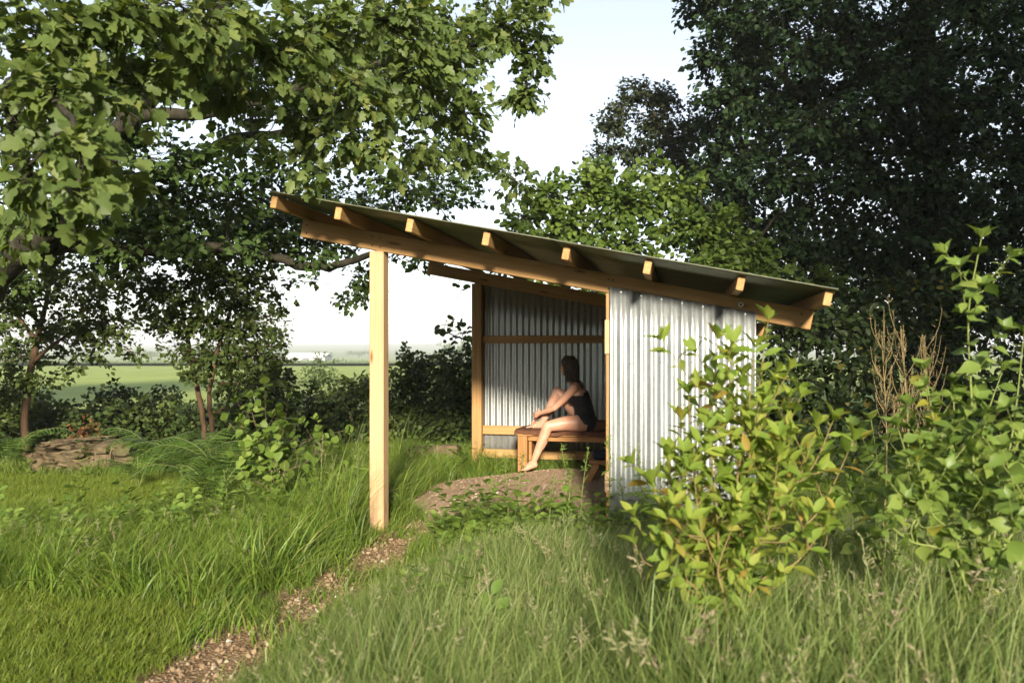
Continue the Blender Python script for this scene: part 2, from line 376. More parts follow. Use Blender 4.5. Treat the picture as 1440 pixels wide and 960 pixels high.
# bare gravelly soil of path and floor
ms, n, out = mat_new('gravel_soil')
tc = n.nodes.new('ShaderNodeTexCoord'); vo = n.nodes.new('ShaderNodeTexVoronoi'); vo.inputs['Scale'].default_value = 60; n.links.new(tc.outputs['Object'], vo.inputs['Vector'])
n1 = noise(n, tc.outputs['Object'], 3, 5); sc = n.nodes.new('ShaderNodeSeparateColor'); n.links.new(vo.outputs['Color'], sc.inputs[0])
r1 = ramp(n, [(0.1, (0.15, 0.095, 0.05)), (0.55, (0.24, 0.16, 0.09)), (0.9, (0.35, 0.26, 0.16))]); n.links.new(sc.outputs[0], r1.inputs[0])
c = mixc(n, 0.6, r1.outputs[0], mixc(n, n1.outputs['Fac'], (0.5, 0.42, 0.36), (1.25, 1.2, 1.15)), 'MULTIPLY')
b = n.nodes.new('ShaderNodeBsdfPrincipled'); b.inputs['Roughness'].default_value = 0.95; n.links.new(c, b.inputs['Base Color']); b.inputs['Specular IOR Level'].default_value = 0.15
bp = n.nodes.new('ShaderNodeBump'); bp.inputs['Strength'].default_value = 0.8; bp.inputs['Distance'].default_value = 0.012
n.links.new(vo.outputs['Distance'], bp.inputs['Height']); n.links.new(bp.outputs[0], b.inputs['Normal']); n.links.new(b.outputs[0], out.inputs[0])
def path_w(x, y): return 0.265 + 0.08 * wobble(x * 3.3, y * 2.9)
def floor_in(x, y): return mound_d(x, y) < 1.0 + 0.10 * wobble(x * 2.9, y * 3.1) + 0.05 * wobble(x * 9.1, y * 8.3)
sheet('path', np.arange(-2.6, 0.4, 0.05), np.arange(2.2, 7.45, 0.05), 0.006, ms, lambda x, y: (path_d(x, y) < path_w(x, y) + 0.06) & ~floor_in(x, y))
mfl = ms.copy(); mfl.name = 'gravel_floor_fines'
for nd in mfl.node_tree.nodes:
    if nd.type == 'VALTORGB':
        for e_, c_ in zip(nd.color_ramp.elements, ((0.30, 0.205, 0.13), (0.41, 0.30, 0.20), (0.52, 0.42, 0.31))): e_.color = (*c_, 1)
    if nd.type == 'TEX_VORONOI': nd.inputs['Scale'].default_value = 95
sheet('gravel_floor', np.arange(-2, 3.2, 0.05), np.arange(5.5, 11, 0.05), 0.01, mfl, floor_in)

# crop fields beyond the hedge
def field_mat(name, c1, c2):
    return plain_mat(name, c1, c2, 0.35, 0.9, 0.5, (1.0, 0.5, 1), 'Object', 6, 0.1, bscale=3.0)
fm1 = field_mat('crop_light', (0.24, 0.30, 0.08), (0.31, 0.37, 0.11)); fm2 = field_mat('crop_dark', (0.09, 0.14, 0.045), (0.13, 0.18, 0.055)); fm3 = field_mat('crop_far', (0.2, 0.25, 0.09), (0.27, 0.3, 0.12))
def field(name, y0, y1, x0, x1, dz, mat):
    ys = np.unique(np.concatenate([np.linspace(y0, y1, 60)])); xs = np.linspace(x0, x1, 60)
    return sheet(name, xs, ys, dz, mat)
field('crop_field', 17, 118, -120, 90, 0.25, fm1)
field('crop_strip', 119, 205, -220, 180, 0.6, fm2)
field('far_field', 206, 700, -700, 600, 0.35, fm3)

# ------------------------------------------------------------------ the shelter
rng = np.random.default_rng(4)
def frame(ex, ey, ez, o):
    m = Matrix.Identity(4)
    for i in range(3): m[i][0], m[i][1], m[i][2], m[i][3] = float(ex[i]), float(ey[i]), float(ez[i]), float(o[i])
    return m
def board_mesh(L, w, h, mat, bev=0.004):
    bm = bmesh.new(); bmesh.ops.create_cube(bm, size=1)
    for v in bm.verts: v.co = Vector((v.co.x * L, v.co.y * w, v.co.z * h))
    bmesh.ops.bevel(bm, geom=bm.edges[:], offset=bev, segments=1, affect='EDGES')
    me = bpy.data.meshes.new('board'); bm.to_mesh(me); bm.free(); me.materials.append(mat); return me
def board(name, p0, p1, w, h, wdir, parent, mat='wood', bev=0.004):
    """a sawn timber from p0 to p1 (centre line); w across wdir, h across the third direction"""
    p0 = np.asarray(p0, float); p1 = np.asarray(p1, float); L = np.linalg.norm(p1 - p0); ex = (p1 - p0) / L
    ey = wdir - ex * (wdir @ ex); ey = nrm(ey); ez = np.cross(ex, ey)
    return link(name, board_mesh(L, w, h, M[mat], bev), parent, frame(ex, ey, ez, (p0 + p1) / 2))

def sheet_metal(name, o, ax, up, n_out, width, z0, ztop, parent, mat, pitch=0.076, amp=0.009, seg=8, thick=0.0014, phase=0.0):
    """corrugated sheet: runs along ax, ridges along up; z0 and ztop are functions of the distance along ax"""
    n = max(2, int(round(width / pitch * seg)) + 1); s = np.linspace(0, width, n)
    w = amp * np.sin(2 * math.pi * s / pitch + phase)
    rows = 6; V = []
    for side in (thick / 2, -thick / 2):
        for k in range(rows):
            t = k / (rows - 1); h = z0(s) * (1 - t) + ztop(s) * t
            V.append(o + s[:, None] * ax + h[:, None] * up + (w + side)[:, None] * n_out)
    V = np.concatenate(V); f = []
    def vid(sd, k, i): return (sd * rows + k) * n + i
    for k in range(rows - 1):
        for i in range(n - 1):
            f.append((vid(0, k, i), vid(0, k, i + 1), vid(0, k + 1, i + 1), vid(0, k + 1, i)))
            f.append((vid(1, k, i), vid(1, k + 1, i), vid(1, k + 1, i + 1), vid(1, k, i + 1)))
    for i in range(n - 1):
        f.append((vid(0, 0, i), vid(1, 0, i), vid(1, 0, i + 1), vid(0, 0, i + 1)))
        f.append((vid(0, rows - 1, i), vid(0, rows - 1, i + 1), vid(1, rows - 1, i + 1), vid(1, rows - 1, i)))
    for k in range(rows - 1):
        f.append((vid(0, k, 0), vid(0, k + 1, 0), vid(1, k + 1, 0), vid(1, k, 0)))
        f.append((vid(0, k, n - 1), vid(1, k, n - 1), vid(1, k + 1, n - 1), vid(0, k + 1, n - 1)))
    me = np_mesh(name, V, np.array(f), mat, smooth=True)
    return link(name, me, parent)

SH = thing('shelter', 'open timber shelter with corrugated metal walls and a sloping roof', 'shelter', S(0.9, 1.6, 0))
DEPTH = 3.38
u0, zb0 = pix_uz(519.8, 350.3, 0); u1, zb1 = pix_uz(1139.4, 463.75, 0)
SL = (zb1 - zb0) / (u1 - u0)                        # fall of the beams along u
def zb(u): return zb0 + SL * (u - u0)               # underside of the beams
ul = pix_uz(422, 330, 0)[0]; ur = u1
sd = nrm(U + SL * Zd); sn = nrm(Zd - SL * U)         # along the slope, normal to the slope
BH = 0.145
PW = 0.122
# posts
uA = pix_uz(529.2, 600, 0)[0]
def post(name, u, v, z0, w=PW, mat='wood', d=PW):
    return board(name, S(u, v, z0), S(u, v, zb(u) - 0.003), w, d, U, SH, mat, 0.006)
post('post', uA, PW / 2, -0.25, mat='wood_pale')
uF = pix_uz(670, 560, DEPTH)[0]
post('post', uF, DEPTH + PW / 2, -0.25)
uR = pix_uz(1061, 600, 0)[0]                        # back edge of the walls
uW = pix_uz(852.0, 600, 0)[0]                       # front edge of the near wall
post('post', uR - 0.05, 0.055, -0.25, 0.1)
post('post', uR - 0.05, DEPTH + PW / 2, -0.25, 0.1)
board('post', S(uW + 0.03, 0.03, -0.2), S(uW + 0.03, 0.03, zb(uW) - 0.004), 0.06, 0.055, U, SH)
# small packing pieces nailed on the stud beside the sheet
for z0, z1 in ((1.48, 1.74), (0.42, 0.58)):
    board('packing_block', S(uW + 0.012, -0.006, z0), S(uW + 0.012, -0.006, z1), 0.04, 0.012, U, SH, 'wood_pale', 0.002)
# beams
def beam(v, th):
    a = S(ul, v + th / 2, zb(ul)) + sn * BH / 2; b = S(ur, v + th / 2, zb(ur)) + sn * BH / 2
    return board('beam', a, b, th, BH, Vd, SH)
near_beam = beam(0.0, 0.095); beam(DEPTH + 0.01, 0.09)
# bolt and washer on the near beam
ub, zbw = pix_uz(1042, 428, -0.004)
wb = MB(); th = np.linspace(0, 2 * math.pi, 20, endpoint=False)
for r0, r1, d0 in ((0.010, 0.021, 0.0),):
    ring = []
    for rr, dd in ((r1, 0.004), (r1, -0.002), (r0, -0.002), (r0, 0.004)):
        ring.append(np.stack([S(ub + rr * math.cos(t), dd - 0.002, zbw + rr * math.sin(t)) for t in th]))
    f = []
    for k in range(4):
        for j in range(20): f.append((k * 20 + j, k * 20 + (j + 1) % 20, ((k + 1) % 4) * 20 + (j + 1) % 20, ((k + 1) % 4) * 20 + j))
    wb.add(np.concatenate(ring), f)
link('washer', wb.mesh('washer', M['zinc']), near_beam).matrix_parent_inverse = WORLD[near_beam.name].inverted()
# rafters: lie on the beams, ends stick out towards the camera
OV = 0.56
RH, RW = 0.098, 0.05
def rafter_u(px):
    lo, hi = -3.0, 4.0
    for _ in range(50):
        mid = (lo + hi) / 2; p = S(mid, -OV, 0); x = CX + F * p[0] / p[1]
        lo, hi = (mid, hi) if x < px else (lo, mid)
    return lo
for px in (373.8, 464, 565, 671.5, 783, 897.5, 1028, 1150):
    u = rafter_u(px) + RW / 2
    c = sn * (BH + RH / 2 + 0.002)
    ov = OV + rng.normal() * 0.008
    board('rafter', S(u, -ov, zb(u)) + c, S(u, DEPTH + 0.5, zb(u)) + c, RW, RH, sd, SH)
# roof: lapped corrugated sheets, ridges running down the slope
ru0 = pix_uz(367, 270, -OV - 0.07)[0]; ru1 = pix_uz(1168, 407, -OV - 0.07)[0]
top0 = BH + RH + 0.004 + 0.011
vw = 0.90; v0 = -OV - 0.065; k = 0
while v0 < DEPTH + 0.5:
    w = min(vw, DEPTH + 0.62 - v0)
    for (a, bb, lift) in ((ru0, ru0 + 2.35, 0.0035), (ru0 + 2.2, ru1, 0.0)):
        o = S(0, v0, zb(0)) + sn * (top0 + lift + 0.0025 * (k % 2))
        aL = np.full(1, a) / sd[0] * 1.0
        k0 = (a) * 1.0 / (sd @ U); k1 = bb * 1.0 / (sd @ U)
        sheet_metal('roof_sheet', o, Vd, sd, sn, w, lambda s, q=k0: np.full_like(s, q), lambda s, q=k1: np.full_like(s, q), SH, M['roof'], amp=0.008)
    v0 += vw - 0.076; k += 1
# near wall: two lapped sheets fixed on the face of the stud and beam
uS0, zt0 = pix_uz(857, 403, -0.014); uS1, zt1 = pix_uz(1063, 438.9, -0.014)
def ztop_near(u): return zt0 + (zt1 - zt0) / (uS1 - uS0) * (u - uS0)
wS = uS1 - uS0
for a, w, off in ((0.0, 0.608, 0.0), (0.532, wS - 0.532, 0.002)):
    sheet_metal('wall_sheet', S(uS0 + a, -0.0135 - off, 0), U, Zd, -Vd, w,
                lambda s: 0.06 + 0.0 * s, lambda s, a=a: ztop_near(uS0 + a + s), SH, M['zinc'], phase=2 * math.pi * a / 0.076 + 0.6)
# roofing screws with dark caps on the near wall
sm = MB()
for zz in (1.42, 0.78):
    for kk in range(2, 14, 3):
        p = S(uS0 + 0.076 * (kk + 0.15), -0.026, zz + rng.normal() * 0.008)
        tube(sm, np.stack([p + Vd * 0.01, p, p - Vd * 0.003]), [0.0095, 0.0095, 0.005], 8)
for kk in range(1, 14, 2):
    p = S(uS0 + 0.076 * (kk + 0.15), -0.026, ztop_near(uS0 + 0.076 * kk) - 0.03); tube(sm, np.stack([p + Vd * 0.01, p, p - Vd * 0.003]), [0.0095, 0.0095, 0.005], 8)
link('screw', sm.mesh('screw', M['zinc']), SH)['kind'] = 'stuff'
M['dark_steel'] = plain_mat('dark_steel', (0.03, 0.028, 0.026), (0.07, 0.06, 0.05), 20, 0.5, 0.1, metallic=0.8)
bm_ = MB()
for uq in (uA - 0.035, uA + 0.035, uW + 0.02, uW + 0.055, ul + 0.06, ur - 0.06):
    for dz_ in (0.035, 0.105):
        p = S(uq, 0.0, zb(uq) + dz_); tube(bm_, np.stack([p + Vd * 0.005, p - Vd * 0.002, p - Vd * 0.005]), [0.007, 0.007, 0.004], 8)
link('beam_screw', bm_.mesh('beam_screw', M['dark_steel']), near_beam)['kind'] = 'stuff'
# girts of the near wall, inside
for z in (0.5, 1.15): board('girt', S(uW + 0.07, 0.03, z), S(uR - 0.11, 0.03, z), 0.05, 0.095, Vd, SH)
# far wall: sheets outside the posts, girts between the posts
vF = DEPTH + PW + 0.012
uu = uF - PW / 2 + 0.005; kk = 0
while uu < uR - 0.1:
    w = min(0.836, uR + 0.01 - uu)
    sheet_metal('wall_sheet', S(uu, vF + 0.002 * (kk % 2), 0), U, Zd, Vd, w, lambda s: 0.14 + 0 * s, lambda s, q=uu: zb(q + s) + 0.03, SH, M['zinc'], phase=2 * math.pi * (uu / 0.076))
    uu += 0.76; kk += 1
for y0, y1 in ((471.7, 482.4), (598.6, 610.6), (631.6, 644)):
    za = pix_uz(700, y0, DEPTH + 0.06)[1]; zc = pix_uz(700, y1, DEPTH + 0.06)[1]; zm = (za + zc) / 2
    board('girt', S(uF + PW / 2 + 0.002, DEPTH + 0.09, zm), S(uR - 0.103, DEPTH + 0.09, zm), 0.05, za - zc, Vd, SH)
# back wall
vv = 0.11; kk = 0
while vv < DEPTH - 0.05:
    w = min(0.836, DEPTH + PW - vv)
    sheet_metal('wall_sheet', S(uR + 0.014 + 0.002 * (kk % 2), vv, 0), Vd, Zd, U, w, lambda s: 0.14 + 0 * s, lambda s: zb(uR) + 0.10 + 0 * s, SH, M['zinc'])
    vv += 0.76; kk += 1
for z in (0.55, 1.25): board('girt', S(uR - 0.02, 0.11, z), S(uR - 0.02, DEPTH - 0.002, z), 0.045, 0.095, U, SH)

# ------------------------------------------------------------------ bench and things on and under it
ORG = P(822, 607, 9.05); uP, vP = uv_of(ORG[0], ORG[1]); ZB = ORG[2]
BF = vP - 0.15; BB = DEPTH + 0.055                   # front and back edge of the bench
FLOOR = float(ground_h(ORG[0], ORG[1])) + 0.01
ub0 = pix_uz(727, 610, BF)[0]; ub1 = pix_uz(853, 610, BF)[0] + 0.35
BN = thing('bench', 'wooden plank bench on board legs along the far wall', 'bench', S((ub0 + ub1) / 2, (BF + BB) / 2, FLOOR))
d = (BB - BF - 0.012) / 3
for i in range(3):
    v = BF + d * (i + 0.5) + 0.006 * i
    board('seat_plank', S(ub0 - 0.01 * (i % 2), v, ZB - 0.022), S(ub1, v, ZB - 0.022), d, 0.042, Vd, BN, 'wood_bench')
for u in (ub0 + 0.06, ub1 - 0.25):
    board('leg', S(u, BF + 0.035, FLOOR - 0.03), S(u, BF + 0.035, ZB - 0.045), 0.11, 0.045, U, BN, 'wood_bench')
    board('leg', S(u, BB - 0.06, FLOOR - 0.03), S(u, BB - 0.06, ZB - 0.045), 0.11, 0.045, U, BN, 'wood_bench')
    board('leg_panel', S(u + 0.08, BF + 0.06, (FLOOR + ZB) / 2), S(u + 0.08, BB - 0.09, (FLOOR + ZB) / 2), 0.035, ZB - FLOOR - 0.1, U, BN, 'wood_bench')
board('apron', S(ub0 + 0.12, BF + 0.045, ZB - 0.075), S(ub1 - 0.32, BF + 0.045, ZB - 0.075), 0.03, 0.055, Vd, BN, 'wood_bench')

def soft_box(cx, cy, cz, rx, ry, rz, seed, n=26, e=0.45, wr=0.06):
    """rounded cushion-like solid in shelter coordinates with soft creases"""
    r = np.random.default_rng(seed); th = np.linspace(0, 2 * math.pi, n * 2, endpoint=False); ph = np.linspace(-math.pi / 2, math.pi / 2, n)
    sp = lambda a, p: np.sign(a) * np.abs(a) ** p
    TH, PH = np.meshgrid(th, ph)
    x = sp(np.cos(PH), e) * sp(np.cos(TH), e); y = sp(np.cos(PH), e) * sp(np.sin(TH), e); z = sp(np.sin(PH), e * 1.3)
    k = 1 + wr * (np.sin(x * 5 + r.uniform(0, 6)) * np.cos(y * 6 + z * 3 + r.uniform(0, 6)) + 0.5 * np.sin(z * 9 + x * 7))
    p = OA + (cx + rx * x * k)[..., None] * U + (cy + ry * y * k)[..., None] * Vd + (cz + rz * z * k)[..., None] * Zd
    f = []
    w = n * 2
    for i in range(n - 1):
        for j in range(w): f.append((i * w + j, i * w + (j + 1) % w, (i + 1) * w + (j + 1) % w, (i + 1) * w + j))
    m = MB(); m.add(p.reshape(-1, 3), f); return m
M['brown_cloth'] = plain_mat('brown_towel', (0.095, 0.04, 0.022), (0.155, 0.068, 0.038), 40, 0.95, 0.6)
M['black_cloth'] = plain_mat('black_bag', (0.008, 0.008, 0.01), (0.02, 0.02, 0.024), 30, 0.8, 0.4)
M['navy_cloth'] = plain_mat('navy_cloth', (0.008, 0.011, 0.022), (0.02, 0.026, 0.045), 30, 0.9, 0.5)
# towel spread along the bench: a folded cloth with thickness and a hanging front edge
def towel():
    us = np.linspace(ub0 - 0.03, uP + 0.26, 60); prof = [(BB - 0.10, 0.006), (BB - 0.2, 0.012), (BF + 0.12, 0.012), (BF + 0.02, 0.012), (BF - 0.012, 0.006), (BF - 0.016, -0.03)]
    V = []
    for lay in (0, 1):
        for (v, z) in prof:
            for u in us:
                wz = 0.004 * math.sin(u * 23 + v * 9) + 0.003 * math.sin(u * 51)
                edge = 0.015 * math.sin(u * 11) if v < BF else 0
                V.append(S(u + 0.004 * math.sin(v * 30), v - (0.006 if lay == 0 and v < BF else 0), ZB + z + wz + edge * 0.6 + (0.010 if lay == 0 and v >= BF else -0.002 if v >= BF else 0)))
    n = len(us); k = len(prof); f = []
    for lay in (0, 1):
        o = lay * n * k
        for a in range(k - 1):
            for i in range(n - 1):
                q = (o + a * n + i, o + a * n + i + 1, o + (a + 1) * n + i + 1, o + (a + 1) * n + i); f.append(q if lay == 0 else q[::-1])
    m = MB(); m.add(np.array(V), f); return m
tag(link('towel', towel().mesh('towel', M['brown_cloth'])), 'reddish brown towel spread on the bench under the seated person', 'towel')
tag(link('cushion', soft_box(uP + 0.16, vP + 0.02, ZB + 0.075, 0.15, 0.13, 0.058, 2).mesh('cushion', M['brown_cloth'])), 'reddish brown rolled cushion behind the seated person on the bench', 'cushion')
tag(link('bag', soft_box(uP + 0.43, vP - 0.0, ZB + 0.105, 0.12, 0.12, 0.10, 5, wr=0.1).mesh('bag', M['black_cloth'])), 'soft black bag at the right end of the bench', 'bag')
# low stool with splayed legs
st = P(842, 650, 8.05); us_, vs_ = uv_of(st[0], st[1]); fz = float(ground_h(st[0], st[1])) + 0.01; zs = st[2]
ST = thing('stool', 'low wooden stool with splayed legs beside the near wall', 'stool', S(us_ + 0.1, vs_ + 0.1, fz))
board('seat', S(us_ - 0.1, vs_ + 0.12, zs), S(us_ + 0.36, vs_ + 0.12, zs), 0.26, 0.04, Vd, ST, 'wood_bench')
for sx, a in ((-0.02, -0.11), (0.30, 0.11)):
    for sv in (0.02, 0.22): board('leg', S(us_ + sx, vs_ + sv, zs - 0.02), S(us_ + sx + a, vs_ + sv, fz - 0.02), 0.05, 0.07, Vd, ST, 'wood_bench')
tag(link('folded_clothes', soft_box(us_ + 0.06, vs_ + 0.12, zs + 0.06, 0.13, 0.11, 0.042, 9, wr=0.08).mesh('folded_clothes', M['navy_cloth'])), 'dark navy bundle of clothes on the low stool', 'clothes')

# ------------------------------------------------------------------ the person: one continuous body grown from tapered limbs
PF, PL = -U, -Vd                                    # forward (photo left) and her left (towards the camera)
def W(p):
    p = np.asarray(p, float); return ORG + p[..., 0:1] * PF + p[..., 1:2] * PL + p[..., 2:3] * Zd
CAPS = []                                            # (a, b, ra, rb, kind)
def cap(a, b, ra, rb, kind='skin'): CAPS.append((np.array(a, float), np.array(b, float), ra, rb, kind))
def chain(pts, rad, kind='skin'):
    for i in range(len(pts) - 1): cap(pts[i], pts[i + 1], rad[i], rad[i + 1], kind)
FZ = FLOOR + 0.004 - ZB                              # floor height in her frame
# torso
cap((0.0, 0.075, 0.125), (0.0, -0.075, 0.125), 0.115, 0.115, 'suit')
cap((-0.035, 0.07, 0.105), (-0.035, -0.07, 0.105), 0.105, 0.105, 'suit')
cap((-0.005, 0.045, 0.19), (0.015, 0.04, 0.30), 0.105, 0.095, 'suit'); cap((-0.005, -0.045, 0.19), (0.015, -0.04, 0.30), 0.105, 0.095, 'suit')
cap((0.015, 0.04, 0.30), (0.055, 0.06, 0.41), 0.095, 0.098, 'suit'); cap((0.015, -0.04, 0.30), (0.055, -0.06, 0.41), 0.095, 0.098, 'suit')
cap((0.105, 0.07, 0.385), (0.118, 0.075, 0.375), 0.062, 0.055, 'suit'); cap((0.105, -0.07, 0.385), (0.118, -0.075, 0.375), 0.062, 0.055, 'suit')
cap((0.075, 0.07, 0.45), (0.085, 0.125, 0.52), 0.075, 0.052); cap((0.075, -0.07, 0.45), (0.085, -0.125, 0.52), 0.075, 0.052)
cap((0.09, 0.12, 0.525), (0.10, -0.12, 0.525), 0.048, 0.048)
cap((0.115, 0.0, 0.54), (0.165, 0.0, 0.645), 0.056, 0.05)
# head, turned a little away and looking forward
HC = np.array([0.185, -0.01, 0.735]); hf = nrm(np.array([0.95, -0.30, 0.02])); hl = nrm(np.cross([0, 0, 1], hf)); hu = np.cross(hf, hl)
def H(f, l, u): return HC + f * hf + l * hl + u * hu
cap(H(-0.018, 0, 0.02), H(0.018, 0, 0.028), 0.082, 0.076)
cap(H(0.03, 0, -0.03), H(0.042, 0, -0.065), 0.052, 0.036)
cap(H(0.055, 0.012, -0.078), H(0.055, -0.012, -0.078), 0.020, 0.020)          # chin
cap(H(0.01, 0.05, -0.055), H(0.05, 0.015, -0.08), 0.018, 0.016); cap(H(0.01, -0.05, -0.055), H(0.05, -0.015, -0.08), 0.018, 0.016)
cap(H(0.078, 0, 0.012), H(0.100, 0, -0.022), 0.009, 0.0125)                    # nose
cap(H(0.078, 0.022, -0.05), H(0.078, -0.022, -0.05), 0.009, 0.009)             # mouth
cap(H(0.077, 0.03, 0.024), H(0.077, -0.03, 0.024), 0.011, 0.011)               # brow
cap(H(0.055, 0.038, -0.016), H(0.05, 0.042, -0.02), 0.022, 0.02); cap(H(0.055, -0.038, -0.016), H(0.05, -0.042, -0.02), 0.022, 0.02)
cap(H(-0.008, 0.078, -0.005), H(-0.012, 0.08, -0.03), 0.014, 0.01); cap(H(-0.008, -0.078, -0.005), H(-0.012, -0.08, -0.03), 0.014, 0.01)
# left (near) leg: thigh along the bench edge, shin hanging down, toes on the floor
chain([(0.0, 0.09, 0.105), (0.19, 0.16, 0.108), (0.385, 0.235, 0.078)], [0.098, 0.084, 0.06])
chain([(0.385, 0.235, 0.078), (0.43, 0.245, -0.04), (0.535, 0.255, -0.30)], [0.06, 0.057, 0.036])
cap((0.435, 0.235, -0.09), (0.46, 0.24, -0.15), 0.05, 0.043)                  # calf
ank = np.array([0.54, 0.255, -0.315]); toe = np.array([0.685, 0.262, FZ + 0.016]); heel = np.array([0.525, 0.255, -0.355])
cap(ank, heel, 0.035, 0.031); cap(heel, (0.625, 0.262, FZ + 0.028), 0.03, 0.028); cap(ank, (0.63, 0.255, FZ + 0.036), 0.034, 0.026); cap((0.61, 0.245, FZ + 0.03), (0.64, 0.29, FZ + 0.024), 0.024, 0.02)
for k, (dy, l) in enumerate(((-0.022, 0.046), (-0.004, 0.046), (0.010, 0.040), (0.022, 0.034), (0.033, 0.027))):
    a = np.array([0.645, 0.26 + dy, FZ + 0.021]); cap(a, a + np.array([l, 0.002, -0.008]), 0.0125 if k == 0 else 0.0095, 0.011 if k == 0 else 0.008)
# right (far) leg drawn up, foot flat on the bench
chain([(0.0, -0.085, 0.115), (0.17, -0.10, 0.29), (0.325, -0.09, 0.445)], [0.098, 0.082, 0.058])
chain([(0.325, -0.09, 0.445), (0.385, -0.09, 0.32), (0.50, -0.085, 0.085)], [0.058, 0.055, 0.036])
cap((0.375, -0.09, 0.29), (0.405, -0.09, 0.22), 0.05, 0.043)
cap((0.50, -0.085, 0.075), (0.485, -0.085, 0.05), 0.035, 0.032); cap((0.485, -0.085, 0.05), (0.60, -0.085, 0.042), 0.03, 0.024); cap((0.51, -0.085, 0.085), (0.61, -0.085, 0.047), 0.033, 0.024); cap((0.60, -0.065, 0.04), (0.62, -0.105, 0.036), 0.022, 0.02)
for k, (dy, l) in enumerate(((0.022, 0.05), (0.004, 0.05), (-0.010, 0.044), (-0.022, 0.037), (-0.033, 0.029))):
    a = np.array([0.63, -0.085 + dy, 0.040]); cap(a, a + np.array([l, 0, -0.008]), 0.0125 if k == 0 else 0.0095, 0.011 if k == 0 else 0.008)
# left (near) arm reaching forward to the drawn-up shin
shl = np.array([0.098, 0.158, 0.505]); ell = np.array([0.325, 0.135, 0.275]); wrl = np.array([0.505, 0.02, 0.205])
cap(shl, shl, 0.052, 0.052); chain([shl, (shl + ell) / 2 + [-0.005, 0.004, -0.004], ell], [0.048, 0.043, 0.034]); chain([ell, ell * 0.6 + wrl * 0.4, wrl], [0.034, 0.036, 0.023])
# hand laid over the shin: palm, four fingers, thumb
pal = wrl + np.array([0.055, -0.03, -0.02]); 
cap(wrl, pal + [0.0, 0.0, 0.018], 0.022, 0.021); cap(wrl, pal + [0.0, -0.01, -0.015], 0.021, 0.020); cap(pal + [0, 0, 0.018], pal + [0, -0.01, -0.02], 0.02, 0.019)
for k, l in enumerate((0.040, 0.045, 0.042, 0.034)):
    a = pal + np.array([0.010, -0.006, 0.028 - 0.019 * k]); b = a + np.array([l * 0.65, -l * 0.75, -0.006]); c_ = b + np.array([-0.006, -l * 0.85, -0.012])
    cap(a, b, 0.0095, 0.0088); cap(b, c_, 0.0088, 0.0075)
a = wrl + np.array([0.018, -0.01, 0.028]); b = a + np.array([0.016, -0.034, 0.022]); cap(a, b, 0.012, 0.0105); cap(b, b + np.array([0.002, -0.03, 0.0]), 0.0105, 0.0085)
# right (far) arm round the other side of the knee, hand on the foot
shr = np.array([0.10, -0.158, 0.505]); elr = np.array([0.32, -0.215, 0.31]); wrr = np.array([0.535, -0.155, 0.165])
cap(shr, shr, 0.052, 0.052); chain([shr, (shr + elr) / 2, elr], [0.048, 0.043, 0.034]); chain([elr, elr * 0.6 + wrr * 0.4, wrr], [0.034, 0.036, 0.023])
pal = wrr + np.array([0.045, 0.012, -0.04]); cap(wrr, pal + [0.012, 0.012, 0.0], 0.022, 0.02); cap(wrr, pal + [-0.012, -0.012, 0.0], 0.021, 0.019); cap(pal + [0.012, 0.014, 0], pal + [-0.012, -0.014, 0], 0.019, 0.018)
for k, l in enumerate((0.038, 0.043, 0.04, 0.032)):
    a = pal + np.array([0.020 - 0.008 * k, 0.024 - 0.017 * k, -0.008]); b = a + np.array([l * 0.55, l * 0.2, -l * 0.7]); c_ = b + np.array([l * 0.1, l * 0.55, -l * 0.5])
    cap(a, b, 0.0095, 0.0088); cap(b, c_, 0.0088, 0.0075)
a = wrr + np.array([0.012, 0.02, -0.004]); b = a + np.array([0.022, 0.03, -0.018]); cap(a, b, 0.012, 0.0105); cap(b, b + np.array([0.012, 0.022, -0.018]), 0.0105, 0.0085)

def cap_mesh(mb, a, b, ra, rb, sides=14, hs_=5):
    ax = b - a; L = np.linalg.norm(ax)
    ax = ax / L if L > 1e-6 else np.array([0, 0, 1.0])
    ref = np.array([0, 0, 1.0]) if abs(ax[2]) < 0.9 else np.array([1.0, 0, 0]); A = nrm(np.cross(ax, ref)); B = np.cross(ax, A)
    rows = [(-ra * math.cos(t), ra * math.sin(t)) for t in np.linspace(0.12, math.pi / 2, hs_)] + [(L + rb * math.sin(t), rb * math.cos(t)) for t in np.linspace(0, math.pi / 2 - 0.12, hs_)]
    th = np.linspace(0, 2 * math.pi, sides, endpoint=False); V = []
    for h, r in rows: V.append(a + h * ax + r * (np.cos(th)[:, None] * A + np.sin(th)[:, None] * B))
    f = []; n = len(rows)
    for i in range(n - 1):
        for j in range(sides): f.append((i * sides + j, i * sides + (j + 1) % sides, (i + 1) * sides + (j + 1) % sides, (i + 1) * sides + j))
    f.append(tuple(range(sides))[::-1]); f.append(tuple((n - 1) * sides + j for j in range(sides)))
    mb.add(np.concatenate(V), f)
def grow(name, caps, voxel, smooth_it, mat):
    """join tapered limbs into one closed, smoothed surface (her own frame)"""
    mb = MB()
    for a, b, ra, rb, _ in caps: cap_mesh(mb, a, b, ra, rb)
    o = bpy.data.objects.new('tmp', mb.mesh('tmp')); COL.objects.link(o)
    r = o.modifiers.new('r', 'REMESH'); r.mode = 'VOXEL'; r.voxel_size = voxel
    s = o.modifiers.new('s', 'SMOOTH'); s.factor = 0.5; s.iterations = smooth_it
    dg = bpy.context.evaluated_depsgraph_get(); me = bpy.data.meshes.new_from_object(o.evaluated_get(dg))
    bpy.data.objects.remove(o); me.name = name
    me.materials.clear(); me.materials.append(mat)
    me.polygons.foreach_set('use_smooth', np.ones(len(me.polygons), dtype=bool))
    return me
